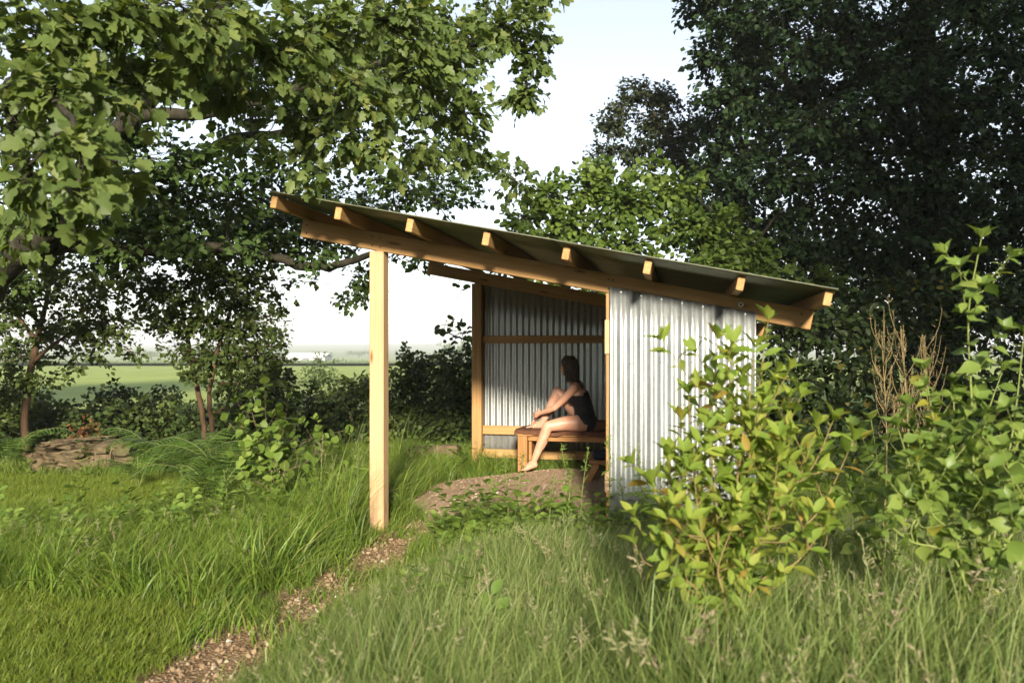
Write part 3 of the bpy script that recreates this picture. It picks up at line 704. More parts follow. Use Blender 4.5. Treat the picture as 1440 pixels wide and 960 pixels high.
def skin_material():
    m, n, out = mat_new('skin'); tc = n.nodes.new('ShaderNodeTexCoord'); nz = noise(n, tc.outputs['Object'], 9, 4)
    r = ramp(n, [(0.3, (0.50, 0.255, 0.165)), (0.7, (0.60, 0.33, 0.225))]); n.links.new(nz.outputs['Fac'], r.inputs[0])
    b = n.nodes.new('ShaderNodeBsdfPrincipled'); n.links.new(r.outputs[0], b.inputs['Base Color']); b.inputs['Roughness'].default_value = 0.48
    b.inputs['Subsurface Weight'].default_value = 0.12; b.inputs['Subsurface Radius'].default_value = (0.012, 0.005, 0.003); b.inputs['Subsurface Scale'].default_value = 0.48
    n.links.new(b.outputs[0], out.inputs[0]); return m
M['skin'] = skin_material()
M['suit'] = plain_mat('black_swimsuit', (0.006, 0.006, 0.008), (0.012, 0.012, 0.016), 30, 0.55, 0.2)
M['hair'] = plain_mat('dark_brown_hair', (0.016, 0.009, 0.005), (0.075, 0.038, 0.018), 60, 0.45, 0.5, (1, 1, 0.15), spec=0.5)
PM = frame(PF, PL, Zd, ORG)
PE = tag(link('person', None, None, Matrix.Translation(V3(W(np.array([0.3, 0.1, FZ]))))), 'person in a black swimsuit sitting on the bench, one knee drawn up, looking left', 'person')
body_me = grow('body', CAPS, 0.0062, 5, M['skin'])
link('body', body_me, PE, PM)
# swimsuit: the torso surface lifted off the skin
co = np.empty(len(body_me.vertices) * 3, np.float32); body_me.vertices.foreach_get('co', co); co = co.reshape(-1, 3).astype(float)
no = np.empty(len(co) * 3, np.float32); body_me.vertices.foreach_get('normal', no); no = no.reshape(-1, 3)
best = np.full(len(co), 1e9); suit = np.zeros(len(co), bool)
for a, b, ra, rb, kd in CAPS:
    ab = b - a; t = np.clip(((co - a) @ ab) / (ab @ ab + 1e-9), 0, 1); dd = np.linalg.norm(co - (a + t[:, None] * ab), axis=1) - (ra + (rb - ra) * t)
    up = dd < best; best[up] = dd[up]; suit[up] = (kd == 'suit')
top = 0.44 - 0.05 * np.clip(np.abs(co[:, 1]) / 0.1, 0, 1) ** 2 * 0.4 + 0.03 * (co[:, 0] < 0.0)
leg = 0.07 + 0.55 * np.clip(co[:, 0] - 0.02, 0, 1)
suit &= (co[:, 2] < top) & (co[:, 2] > leg - 0.05)
q = np.array([list(p.vertices) for p in body_me.polygons if len(p.vertices) == 4]); q = q[suit[q].all(1)]
used = np.unique(q); re = np.zeros(len(co), int); re[used] = np.arange(len(used)); q = re[q]; n0 = len(used)
Vs = np.concatenate([co[used] + no[used] * 0.006, co[used] + no[used] * 0.001])
link('swimsuit', np_mesh('swimsuit', Vs, np.concatenate([q, q[:, ::-1] + n0]), M['suit'], smooth=True), PE, PM)
for sy in (0.105, -0.105):
    sb = MB(); pts = catmull([(0.155, sy * 0.75, 0.40), (0.165, sy * 0.8, 0.47), (0.135, sy * 0.9, 0.548), (0.09, sy * 0.95, 0.582), (0.035, sy * 0.9, 0.545), (0.0, sy * 0.7, 0.46), (-0.02, sy * 0.55, 0.40)], 24)
    tube(sb, pts, [0.008], 6); link('strap', sb.mesh('strap', M['suit']), PE, PM)
# hair: chin-length bob
HAIR = [(H(-0.03, 0, 0.035), H(0.015, 0, 0.05), 0.092, 0.078), (H(-0.045, 0.03, 0.0), H(-0.055, 0.03, -0.12), 0.075, 0.046), (H(-0.045, -0.03, 0.0), H(-0.055, -0.03, -0.12), 0.075, 0.046),
        (H(0.0, 0.068, 0.02), H(0.0, 0.066, -0.075), 0.034, 0.026), (H(0.0, -0.068, 0.02), H(0.0, -0.066, -0.075), 0.034, 0.026), (H(0.045, 0.035, 0.068), H(0.03, 0.066, 0.02), 0.03, 0.022), (H(0.045, -0.035, 0.068), H(0.03, -0.066, 0.02), 0.03, 0.022)]
hair = link('hair', grow('hair', [(a, b, ra, rb, '') for a, b, ra, rb in HAIR], 0.007, 4, M['hair']), PE, PM)
hb = MB(); rr = np.random.default_rng(3)
for i in range(170):
    an = rr.uniform(-2.6, 2.6); s = math.sin(an); c_ = math.cos(an)
    e = 0.098
    pts = [H(-0.01 + 0.02 * rr.normal(), 0.03 * s, 0.128), H(-0.02 - 0.07 * c_, 0.07 * s, 0.085), H(-0.03 - 0.095 * max(c_, -0.3), e * s, 0.0), H(-0.035 - 0.088 * max(c_, -0.2) + 0.008 * rr.normal(), (e - 0.01) * s, -0.135 - 0.045 * rr.random())]
    tube(hb, catmull(pts, 8), [0.0035, 0.0045, 0.0015], 4, cap=False)
link('hair_strands', hb.mesh('hair_strands', M['hair']), hair, PM)
M['eye'] = plain_mat('eye', (0.02, 0.015, 0.012), (0.05, 0.04, 0.03), 10, 0.2, 0)
for s in (1, -1):
    eb = MB(); cap_mesh(eb, H(0.072, 0.028 * s, 0.004), H(0.073, 0.034 * s, 0.004), 0.0075, 0.007, 10, 4)
    link('eye', eb.mesh('eye', M['eye']), PE, PM)

# ------------------------------------------------------------------ leaves
def tpl_simple(w=0.3, fold=0.08, droop=0.08):
    v = np.array([[0, 0, 0], [0.42, w, fold], [0.42, -w, fold], [0.5, 0, 0], [1, 0, -droop]]); f = np.array([[0, 3, 1], [0, 2, 3], [3, 4, 1], [2, 4, 3]]); return v, f
def tpl_oval(ws=(0.05, 0.26, 0.31, 0.2), fold=0.25, droop=0.18, stalk=0.1):
    n = len(ws); xs = np.linspace(stalk, 0.82, n); v = [[0, 0, 0]]; f = []
    z = lambda x: -droop * x * x
    for x, w in zip(xs, ws): v += [[x, 0, z(x)], [x, w, z(x) + fold * w], [x, -w, z(x) + fold * w]]
    v.append([1, 0, z(1)]); T = len(v) - 1
    f += [[0, 1, 2], [0, 3, 1]]
    for i in range(n - 1):
        a, b = 1 + 3 * i, 4 + 3 * i
        f += [[a, b, b + 1], [a, b + 1, a + 1], [a, a + 2, b + 2], [a, b + 2, b]]
    a = 1 + 3 * (n - 1); f += [[a, T, a + 1], [a, a + 2, T]]
    return np.array(v, float), np.array(f)
def tpl_lobed():
    """five-lobed maple-like leaf"""
    o = [(0.0, 0.0), (0.0, 0.14), (0.03, 0.28), (0.14, 0.31), (0.23, 0.25), (0.32, 0.40), (0.46, 0.44), (0.55, 0.36), (0.56, 0.22), (0.70, 0.25), (0.82, 0.22), (0.88, 0.11), (0.98, 0.0)]
    out = [(x, y) for x, y in o] + [(x, -y) for x, y in o[-2:0:-1]]
    v = [[x, y, 0.28 * abs(y) - 0.22 * x * x] for x, y in out]; c = len(v); v.append([0.36, 0, 0.0])
    f = [[c, i, (i + 1) % c] for i in range(c)]
    return np.array(v, float), np.array(f)
TPL = {'simple': tpl_simple(), 'wide': tpl_simple(0.42, 0.1, 0.1), 'oval': tpl_oval(), 'round': tpl_oval((0.3, 0.42, 0.42, 0.3), 0.15, 0.15, 0.08), 'lance': tpl_oval((0.05, 0.17, 0.2, 0.13), 0.3, 0.25, 0.06), 'lobed': tpl_lobed()}

def leaf_arrays(tpl, pos, dr, nr, size, rnd):
    v, f = TPL[tpl]; N = len(pos); k = len(v)
    dr = nrm(dr); nr = nr - dr * (nr * dr).sum(1, keepdims=True); nr = nrm(nr); sd_ = np.cross(nr, dr)
    Vv = pos[:, None, :] + size[:, None, None] * (v[None, :, 0:1] * dr[:, None] + v[None, :, 1:2] * sd_[:, None] + v[None, :, 2:3] * nr[:, None])
    Ff = f[None] + (np.arange(N) * k)[:, None, None]
    return Vv.reshape(-1, 3), Ff.reshape(-1, 3), np.repeat(rnd, k)
def leaf_object(name, mat, tpl, pos, dr, nr, size, rnd, parent, kind='stuff'):
    V, Fc, r = leaf_arrays(tpl, pos, dr, nr, size, rnd)
    o = link(name, np_mesh(name, V, Fc, mat, {'rnd': r}, smooth=False), parent)
    if kind: o['kind'] = kind
    return o
SUNV = np.array(TS)
def orient(rng, n, out, droop=0.35, spread=0.8, up=0.9):
    d = nrm(out + rng.normal(size=(n, 3)) * spread * 0.6 - np.array([0, 0, droop]))
    nr = np.array([0, 0, up]) + rng.normal(size=(n, 3)) * 0.55 + SUNV * 0.35
    return d, nr

class Tree:
    def __init__(s, name, label, cat, base, seed, group=None):
        s.rng = np.random.default_rng(seed); s.root = thing(name, label, cat, base, group); s.wood = MB(); s.sk = []; s.L = {}
        s.twigs = MB()
    def limb(s, pts, radii, n=24, sides=8, rough=0.05):
        p = catmull(pts, n); p[1:-1] += s.rng.normal(size=(n - 2, 3)) * np.mean(radii) * 0.18
        rad = np.interp(np.linspace(0, 1, n), np.linspace(0, 1, len(radii)), radii)
        tube(s.wood, p, rad, sides, rough=rough, rng=s.rng)
        s.sk += [(q, r) for q, r in zip(p, rad)]
    def branch_to(s, c, r_end=0.005):
        q = np.array([a for a, _ in s.sk]); rr = np.array([b for _, b in s.sk])
        d = np.linalg.norm(q - c, axis=1) + 0.6 * np.clip(q[:, 2] - c[2], 0, None)
        i = int(np.argmin(d)); a = q[i]; L = np.linalg.norm(c - a)
        r0 = min(rr[i] * 0.7, 0.012 + 0.014 * L)
        m1 = a * 0.6 + c * 0.4 + s.rng.normal(size=3) * 0.08 * L + np.array([0, 0, 0.08 * L]); 
        p = catmull([a, m1, c], 9); p[1:-1] += s.rng.normal(size=(7, 3)) * 0.02 * L
        tube(s.wood, p, [r0, (r0 + r_end) / 2.3, r_end], 5, cap=False)
        s.sk += [(x, y) for x, y in zip(p[2:], np.linspace(r0, r_end, 9)[2:])]
        return p
    def blob(s, c, rad, cover, leaf, tpl, key, per=9, droop=0.35, twig_r=0.0035, shell=0.5):
        """leafy twigs filling an ellipsoid round c; cover is leaf area over projected area"""
        c = np.asarray(c, float); rad = np.asarray(rad, float); rng = s.rng
        area = math.pi * rad[0] * rad[2]; nl = cover * area / (0.36 * leaf * leaf)
        nt = max(2, int(nl / per)); p = s.branch_to(c)
        core = p[-4:]
        dirs = nrm(rng.normal(size=(nt, 3))); rr_ = rng.random(nt) ** shell
        lump = 1 + 0.25 * np.sin(dirs[:, 0] * 5 + c[0] * 3) * np.cos(dirs[:, 2] * 4 + c[2] * 2)
        tips = c + dirs * rr_[:, None] * rad * lump[:, None]
        starts = core[rng.integers(0, len(core), nt)] * 0.55 + tips * 0.45 + rng.normal(size=(nt, 3)) * 0.06 * rad
        starts = np.where(rng.random((nt, 1)) < 0.35, core[rng.integers(0, len(core), nt)], starts)
        for a, b in zip(starts, tips):
            m = (a + b) / 2 + np.array([0, 0, 0.06]) * np.linalg.norm(b - a)
            tube(s.twigs, np.stack([a, m, b]), [twig_r, twig_r * 0.75, twig_r * 0.4], 3, cap=False)
        k = np.repeat(np.arange(nt), per); n = len(k); t = rng.random(n) ** 0.6
        ax = tips - starts; L = np.linalg.norm(ax, axis=1)
        base = starts[k] + ax[k] * (0.35 + 0.65 * t)[:, None] + rng.normal(size=(n, 3)) * leaf * 0.45
        out = nrm(nrm(ax)[k] * 0.8 + nrm(base - c) * 0.5)
        d, nr = orient(rng, n, out, droop)
        sz = leaf * rng.uniform(0.5, 1.3, n)
        s.L.setdefault((key, tpl), []).append((base, d, nr, sz, np.clip(rng.random(n) * 0.6 + rng.random() * 0.4, 0, 0.999)))
    def finish(s, bark='bark', parts=0, part_mat=None, trunk_name='trunk', crown_name='crown'):
        t = link(trunk_name, s.wood.mesh(trunk_name, M[bark]), s.root)
        if s.twigs.v: link('twigs', s.twigs.mesh('twigs', M[bark]), t)['kind'] = 'stuff'
        for (key, tpl), A in s.L.items():
            pos, d, nr, sz, rn = [np.concatenate([a[i] for a in A]) for i in range(5)]
            if parts and (key, tpl) == part_mat:
                # nearest leaves become leaves of their own
                inv = (np.abs(pos[:, 0] / pos[:, 1]) < 0.66) & ((pos[:, 2] - CH) / pos[:, 1] < 0.45)
                score = np.where(inv, sz / pos[:, 1], 0); o = np.argsort(-score)[:parts]; k = np.ones(len(pos), bool); k[o] = False
                single_leaves(s.root, tpl, pos[o], d[o], nr[o], sz[o], M[key])
                pos, d, nr, sz, rn = pos[k], d[k], nr[k], sz[k], rn[k]
            leaf_object(crown_name, M[key], tpl, pos, d, nr, sz, rn, s.root)
        return s.root

LEAFMESH = {}
def single_leaves(parent, tpl, pos, d, nr, sz, mat):
    key = (tpl, mat.name)
    if key not in LEAFMESH:
        LEAFMESH[key] = []
        v, f = TPL[tpl]
        lr = np.random.default_rng(9)
        for k in range(7):
            w = v.copy(); tw = lr.normal() * 0.3; w[:, 2] += lr.uniform(-0.35, 0.15) * w[:, 0] ** 2 + 0.02 * np.sin(w[:, 0] * 8 + k) * np.sign(w[:, 1]) * np.abs(w[:, 1]) ** 0.5 + tw * w[:, 1] * w[:, 0]; w[:, 1] += lr.normal() * 0.1 * w[:, 0] ** 2; w[:, 1] *= lr.uniform(0.8, 1.2)
            LEAFMESH[key].append(np_mesh('leaf', w, f, mat, {'rnd': np.full(len(w), k / 7.0)}, smooth=True))
    d = nrm(d); nr = nrm(nr - d * (nr * d).sum(1, keepdims=True)); s_ = np.cross(nr, d)
    for i in range(len(pos)):
        link('leaf', LEAFMESH[key][i % 7], parent, frame(d[i] * sz[i], s_[i] * sz[i], nr[i] * sz[i], pos[i]))

def pb(px, py, D, rx, ry, rd=None):
    """ellipsoid from photo measurements: centre and radii in metres"""
    k = D / F; return P(px, py, D), (rx * k, (rd if rd else 0.8 * (rx + ry) / 2 * k), ry * k)

# ------------------------------------------------------------------ the big tree on the left
T = Tree('sycamore_tree', 'large spreading tree whose leafy limbs hang over the left of the shelter', 'tree', (-7.0, 8.6, 0), 11)
T.limb([(-7.0, 8.6, -0.2), (-6.85, 8.6, 0.9), (-6.45, 8.5, 1.9), P(-60, 425, 8.4), P(20, 362, 8.3), P(80, 305, 8.2), P(150, 205, 8.0), P(240, 100, 7.6), P(330, -10, 7.2), P(420, -150, 7)], [0.42, 0.34, 0.27, 0.21, 0.19, 0.16, 0.12, 0.09, 0.06, 0.03], 40, 12)
T.limb([P(30, 352, 8.3), P(120, 345, 8.6), P(230, 352, 9.0), P(330, 350, 9.3), P(440, 375, 9.6), P(500, 366, 9.8), P(560, 345, 10.1), P(640, 320, 10.5)], [0.11, 0.09, 0.07, 0.06, 0.052, 0.042, 0.03, 0.012], 40, 8)
T.limb([P(110, 262, 8.1), P(190, 252, 8.5), P(270, 235, 8.7), P(322, 196, 8.9), P(430, 186, 9.1), P(540, 160, 9.2), P(660, 130, 9.2)], [0.085, 0.075, 0.07, 0.06, 0.045, 0.03, 0.012], 36, 8)
T.limb([P(120, 250, 8.1), P(180, 172, 7.6), P(300, 158, 7.3), P(420, 125, 7.2), P(550, 85, 7.4), P(700, 60, 7.8)], [0.08, 0.065, 0.05, 0.04, 0.03, 0.012], 36, 8)
T.limb([P(60, 330, 8.2), P(20, 180, 6.8), P(50, 70, 5.4), P(120, 20, 4.6), P(220, 10, 4.4)], [0.1, 0.07, 0.05, 0.03, 0.012], 30, 8)
T.limb([P(20, 180, 6.8), P(10, 120, 5.2), P(60, 130, 4.3), P(110, 190, 3.8), P(110, 280, 3.6)], [0.05, 0.035, 0.022, 0.014, 0.006], 26, 7)
T.limb([P(-60, 425, 8.4), (-6.2, 8.2, 3.6), (-5.6, 7.4, 5.2), (-4.6, 6.6, 6.6), (-3.4, 6.4, 7.8)], [0.22, 0.17, 0.13, 0.09, 0.04], 24, 8)
T.limb([(-6.2, 8.2, 3.6), (-7, 8.6, 5.2), (-7.4, 9.0, 7.2)], [0.15, 0.1, 0.04], 14, 8)
for px, py, D, rx, ry, cov in [(50, 50, 4.3, 100, 70, 1.5), (160, 30, 4.4, 110, 60, 1.5), (290, 45, 4.8, 110, 70, 1.5), (395, 80, 5.2, 90, 75, 1.5), (80, 125, 4.1, 95, 50, 1.4), (195, 120, 4.7, 90, 55, 1.3),
                               (310, 130, 5.3, 80, 45, 1.2), (100, 205, 3.7, 75, 45, 1.3), (105, 270, 3.6, 60, 42, 1.3), (105, 330, 3.7, 32, 34, 1.2), (20, 250, 4.0, 55, 55, 1.2), (175, 245, 4.0, 48, 36, 1.2), (15, 170, 4.4, 60, 50, 1.2), (-60, 120, 4.4, 70, 110, 1.2), (35, 345, 5.4, 50, 30, 1.0), (-20, 330, 5.6, 50, 50, 1.1)]:
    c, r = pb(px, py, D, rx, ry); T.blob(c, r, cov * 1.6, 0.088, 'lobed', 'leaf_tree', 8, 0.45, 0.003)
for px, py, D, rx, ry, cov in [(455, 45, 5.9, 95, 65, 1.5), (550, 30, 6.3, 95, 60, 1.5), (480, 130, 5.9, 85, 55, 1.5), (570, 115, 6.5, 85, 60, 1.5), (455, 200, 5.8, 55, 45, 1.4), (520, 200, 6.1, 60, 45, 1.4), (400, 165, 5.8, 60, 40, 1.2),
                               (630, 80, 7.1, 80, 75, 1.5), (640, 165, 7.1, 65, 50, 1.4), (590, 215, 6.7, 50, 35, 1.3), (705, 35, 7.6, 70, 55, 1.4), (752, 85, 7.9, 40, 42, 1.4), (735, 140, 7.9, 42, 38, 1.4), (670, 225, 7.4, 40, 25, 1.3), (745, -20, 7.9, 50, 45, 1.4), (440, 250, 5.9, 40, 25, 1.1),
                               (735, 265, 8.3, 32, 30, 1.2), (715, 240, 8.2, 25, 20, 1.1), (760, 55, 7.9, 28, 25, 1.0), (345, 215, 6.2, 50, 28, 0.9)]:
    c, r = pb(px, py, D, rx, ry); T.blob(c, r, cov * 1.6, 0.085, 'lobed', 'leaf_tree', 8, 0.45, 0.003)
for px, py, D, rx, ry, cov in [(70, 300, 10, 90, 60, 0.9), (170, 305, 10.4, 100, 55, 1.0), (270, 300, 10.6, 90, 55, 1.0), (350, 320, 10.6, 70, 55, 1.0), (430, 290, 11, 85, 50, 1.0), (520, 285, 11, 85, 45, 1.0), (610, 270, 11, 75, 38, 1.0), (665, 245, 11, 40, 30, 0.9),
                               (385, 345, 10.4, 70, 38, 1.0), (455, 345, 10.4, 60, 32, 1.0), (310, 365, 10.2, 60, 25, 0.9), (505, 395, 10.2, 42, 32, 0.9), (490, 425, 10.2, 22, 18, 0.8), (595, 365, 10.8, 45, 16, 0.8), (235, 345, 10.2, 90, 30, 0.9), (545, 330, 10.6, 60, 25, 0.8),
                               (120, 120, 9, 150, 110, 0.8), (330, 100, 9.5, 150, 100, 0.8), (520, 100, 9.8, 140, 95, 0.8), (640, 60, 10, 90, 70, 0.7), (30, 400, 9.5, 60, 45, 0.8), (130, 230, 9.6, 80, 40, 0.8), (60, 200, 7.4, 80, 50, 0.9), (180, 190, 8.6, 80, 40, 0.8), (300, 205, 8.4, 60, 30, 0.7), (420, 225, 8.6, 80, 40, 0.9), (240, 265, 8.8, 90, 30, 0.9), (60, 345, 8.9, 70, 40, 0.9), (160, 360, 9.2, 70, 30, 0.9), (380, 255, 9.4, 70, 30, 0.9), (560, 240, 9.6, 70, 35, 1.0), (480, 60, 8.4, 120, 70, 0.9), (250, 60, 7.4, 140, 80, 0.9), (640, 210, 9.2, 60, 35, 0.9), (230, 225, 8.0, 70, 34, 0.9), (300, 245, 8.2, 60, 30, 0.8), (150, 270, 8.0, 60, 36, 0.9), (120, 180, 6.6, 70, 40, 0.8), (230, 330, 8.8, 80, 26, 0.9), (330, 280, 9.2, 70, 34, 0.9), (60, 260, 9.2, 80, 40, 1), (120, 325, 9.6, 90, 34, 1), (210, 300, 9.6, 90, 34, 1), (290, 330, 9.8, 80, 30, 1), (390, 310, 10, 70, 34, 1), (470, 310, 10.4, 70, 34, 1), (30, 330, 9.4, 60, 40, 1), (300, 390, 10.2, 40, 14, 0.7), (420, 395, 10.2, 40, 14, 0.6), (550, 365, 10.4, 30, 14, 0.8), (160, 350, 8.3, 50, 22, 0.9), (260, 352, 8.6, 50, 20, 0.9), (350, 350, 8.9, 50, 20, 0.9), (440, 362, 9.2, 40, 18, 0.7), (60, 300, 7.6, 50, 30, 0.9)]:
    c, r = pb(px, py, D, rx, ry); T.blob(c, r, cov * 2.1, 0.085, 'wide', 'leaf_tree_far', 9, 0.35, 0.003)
for i in range(34):                                   # the rest of the crown above the picture
    c = np.array([T.rng.uniform(-8.5, 0.5), T.rng.uniform(4.8, 12), 0]); c[2] = T.rng.uniform(max(5.6, 0.55 * c[1] + 1.6), 9.8)
    T.blob(c, (1.1, 1.0, 0.7), 1.0, 0.15, 'wide', 'leaf_tree_far', 9, 0.35, 0.003)
T.finish('bark', 300, ('leaf_tree', 'lobed'))

# unseen trees added round the viewpoint to block low sky and shade right trees
for i, (x, y, h, lab) in enumerate([(8.0, -7.5, 15, 'added tall shade tree behind the viewpoint, nearest on its right'), (13.5, -3.0, 16, 'added tall shade tree beside the viewpoint, far to its right'), (7.2, -14.0, 18, 'added very tall shade tree far behind the viewpoint on its right'), (13.5, 6.0, 9, 'added tall sky-blocking tree outside the right edge of the view'), (-14.5, 3.0, 10, 'added tall sky-blocking tree outside the left edge of the view'), (-13.0, 11.0, 9, 'added tall sky-blocking tree at the far left behind the leaning young trunk'),
        (-12.0, -9.0, 9, 'added sky-blocking tree behind the viewpoint on its left'), (-13.0, -27.0, 8, 'leftmost tree of the added sky-blocking row far behind the viewpoint'), (-6.5, -29.0, 7.5, 'second tree of the added sky-blocking row far behind the viewpoint'), (-1.0, -28.0, 8, 'middle tree of the added sky-blocking row far behind the viewpoint'), (4.5, -29.0, 7.5, 'fourth tree of the added sky-blocking row far behind the viewpoint'), (10.0, -27.0, 8, 'rightmost tree of the added sky-blocking row far behind the viewpoint')]):
    T = Tree('added_shade_tree', lab, 'tree', (x, y, 0), 300 + i, 'unseen trees added to block sky and sun')
    T.limb([(x, y, -0.2), (x + 0.1, y, h * 0.4), (x, y + 0.2, h * 0.8)], [0.3, 0.22, 0.06], 12, 8)
    nb = 15 if h < 12 else 26
    for k in range(nb):
        a = k * 2.4; q = (k + 0.5) / nb; w_ = 2.1 * math.sin(math.pi * (0.15 + 0.75 * q)); T.blob(np.array([x + w_ * math.cos(a), y + w_ * math.sin(a), 0.9 + h * 0.92 * q]), (2.0, 2.0, 1.4), 2.2, 0.34, 'wide', 'leaf_tree_far', 9, 0.3, 0.006)
    T.finish('bark')

# ------------------------------------------------------------------ the dark trees on the right
T = Tree('beech_tree', 'huge dark leafy tree filling the right of the sky', 'tree', (8.2, 15.0, 0), 21)
T.limb([(8.2, 15, -0.2), (8.1, 15, 1.5), (8.0, 14.9, 4), (7.7, 14.8, 7), (7.2, 14.6, 10)], [0.5, 0.4, 0.33, 0.22, 0.08], 30, 12)
T.limb([(8.0, 14.9, 3.2), (6.6, 14.6, 4.8), (5.0, 14.2, 6.2), (3.8, 14, 7.2)], [0.2, 0.14, 0.08, 0.03], 20, 8)
T.limb([(8.0, 14.9, 2.6), (9.5, 14.2, 4.2), (11, 13.6, 5.5)], [0.2, 0.12, 0.04], 18, 8)
T.limb([(7.8, 14.8, 5), (6.0, 13.8, 6.5), (4.6, 13.0, 8)], [0.15, 0.09, 0.03], 18, 8)
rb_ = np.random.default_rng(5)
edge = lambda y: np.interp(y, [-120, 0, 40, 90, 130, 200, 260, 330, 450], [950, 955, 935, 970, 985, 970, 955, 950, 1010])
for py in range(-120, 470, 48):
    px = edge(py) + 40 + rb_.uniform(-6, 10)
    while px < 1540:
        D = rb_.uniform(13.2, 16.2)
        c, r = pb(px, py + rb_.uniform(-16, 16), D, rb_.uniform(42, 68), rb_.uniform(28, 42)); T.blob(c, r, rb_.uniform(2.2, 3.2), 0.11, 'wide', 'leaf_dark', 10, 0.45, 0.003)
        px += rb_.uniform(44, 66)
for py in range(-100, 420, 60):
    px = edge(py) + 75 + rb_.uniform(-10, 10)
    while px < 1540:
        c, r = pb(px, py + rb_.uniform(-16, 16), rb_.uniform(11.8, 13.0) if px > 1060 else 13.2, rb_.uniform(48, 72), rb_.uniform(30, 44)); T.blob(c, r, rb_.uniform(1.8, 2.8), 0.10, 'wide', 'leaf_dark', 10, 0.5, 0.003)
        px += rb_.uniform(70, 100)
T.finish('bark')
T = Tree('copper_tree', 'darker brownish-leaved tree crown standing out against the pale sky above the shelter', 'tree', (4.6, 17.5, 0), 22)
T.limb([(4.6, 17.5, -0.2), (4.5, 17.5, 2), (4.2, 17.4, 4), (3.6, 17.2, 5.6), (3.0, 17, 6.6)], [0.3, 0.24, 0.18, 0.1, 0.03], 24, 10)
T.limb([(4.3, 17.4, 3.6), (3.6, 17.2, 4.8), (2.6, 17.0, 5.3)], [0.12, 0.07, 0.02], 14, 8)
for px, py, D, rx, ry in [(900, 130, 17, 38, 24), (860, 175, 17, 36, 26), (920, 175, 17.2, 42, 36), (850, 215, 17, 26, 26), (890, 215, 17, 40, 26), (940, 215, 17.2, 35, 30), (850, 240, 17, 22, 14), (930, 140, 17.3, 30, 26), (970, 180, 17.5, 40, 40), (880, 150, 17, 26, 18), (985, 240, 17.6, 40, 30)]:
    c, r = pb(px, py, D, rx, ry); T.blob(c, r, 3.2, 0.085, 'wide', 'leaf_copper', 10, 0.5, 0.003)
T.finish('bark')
# light hazel behind the roof
T = Tree('hazel_tree', 'light green round-leaved tree rising just behind the shelter roof', 'tree', (2.2, 13.0, 0), 23)
for dx in (-0.5, -0.1, 0.35, 0.7):
    T.limb([(2.2 + dx * 0.3, 13.0, -0.1), (2.2 + dx, 12.9, 1.4), (2.1 + 2.2 * dx, 12.7, 2.8), (2.0 + 3.4 * dx, 12.6, 3.9)], [0.08, 0.06, 0.04, 0.012], 18, 7)
T.limb([(2.0, 12.9, 1.0), (0.6, 12.2, 1.4), (-0.5, 11.6, 1.6), P(625, 466, 11.3)], [0.04, 0.03, 0.018, 0.006], 18, 6)
for px, py, D, rx, ry, cv in [(735, 310, 12.6, 34, 26, 1.2), (770, 275, 12.4, 40, 34, 1.3), (830, 265, 12.4, 45, 40, 1.5), (805, 315, 12.2, 55, 35, 1.6), (880, 290, 12.2, 55, 45, 1.6), (940, 270, 12.5, 50, 38, 1.4), (960, 320, 12.2, 60, 40, 1.6), (880, 345, 12, 60, 28, 1.6), (1015, 330, 12.4, 45, 40, 1.4), (1000, 370, 12, 55, 25, 1.4), (845, 235, 12.6, 25, 18, 1.0), (1060, 360, 12.4, 45, 40, 1.3), (910, 240, 12.8, 35, 22, 0.9), (760, 335, 12.2, 45, 22, 1.2), (1090, 390, 12, 40, 30, 1.2), (700, 385, 12.8, 40, 16, 0.6), (760, 390, 12.8, 50, 18, 0.7), (830, 400, 12.6, 50, 18, 0.8), (1100, 420, 12, 50, 34, 1.3), (1150, 400, 12.2, 50, 34, 1.2)]:
    c, r = pb(px, py, D, rx, ry); T.blob(c, r, cv * 2.0, 0.095, 'round', 'leaf_hazel', 7, 0.3, 0.003)
for px, py, D, rx, ry, cv in [(648, 468, 11.3, 22, 14, 1.3), (625, 460, 11.3, 10, 7, 1.1), (655, 490, 11.3, 14, 8, 1.2), (650, 405, 11.6, 14, 6, 1.0)]:
    c, r = pb(px, py, D, rx, ry); T.blob(c, r, cv, 0.095, 'round', 'leaf_hedge', 5, 0.3, 0.003)
T.finish('bark')
# shrubs in the shade to the right of the shelter
def shrub(name, label, base, blobs, key, tpl, leaf, seed, cover=1.7, bark='bark', group=None, nst=5, cat='shrub', per=8):
    T = Tree(name, label, cat, base, seed, group)
    cs = np.array([b[0] for b in blobs]); c0 = cs.mean(0); base = np.asarray(base, float)
    for k in range(nst):
        e = cs[k % len(cs)]; m = base * 0.5 + e * 0.5 + T.rng.normal(size=3) * 0.08
        T.limb([base + np.array([0.08 * math.cos(k * 2.4), 0.08 * math.sin(k * 2.4), -0.08]), m, e], [0.022, 0.015, 0.005], 10, 5)
    for c, r in blobs: T.blob(c, r, cover, leaf, tpl, key, per, 0.3, 0.0025, 0.45)
    return T.finish(bark, trunk_name='stems', crown_name='foliage')
def gp(px, D): x = (px - CX) / F * D; return np.array([x, D, float(ground_h(x, D))])
shrub('laurel_shrub', 'dark green shrub with a few yellowed leaves just right of the shelter', gp(1170, 9.6), [pb(1095, 450, 9.8, 40, 36), pb(1085, 500, 9.8, 36, 40), pb(1130, 430, 10, 50, 30), pb(1150, 470, 9.6, 65, 40), pb(1200, 520, 9.4, 70, 45), pb(1130, 540, 9.5, 55, 50), pb(1180, 580, 9.3, 80, 40), pb(1220, 460, 9.8, 45, 35)], 'leaf_shrub', 'oval', 0.10, 31, 2.2)
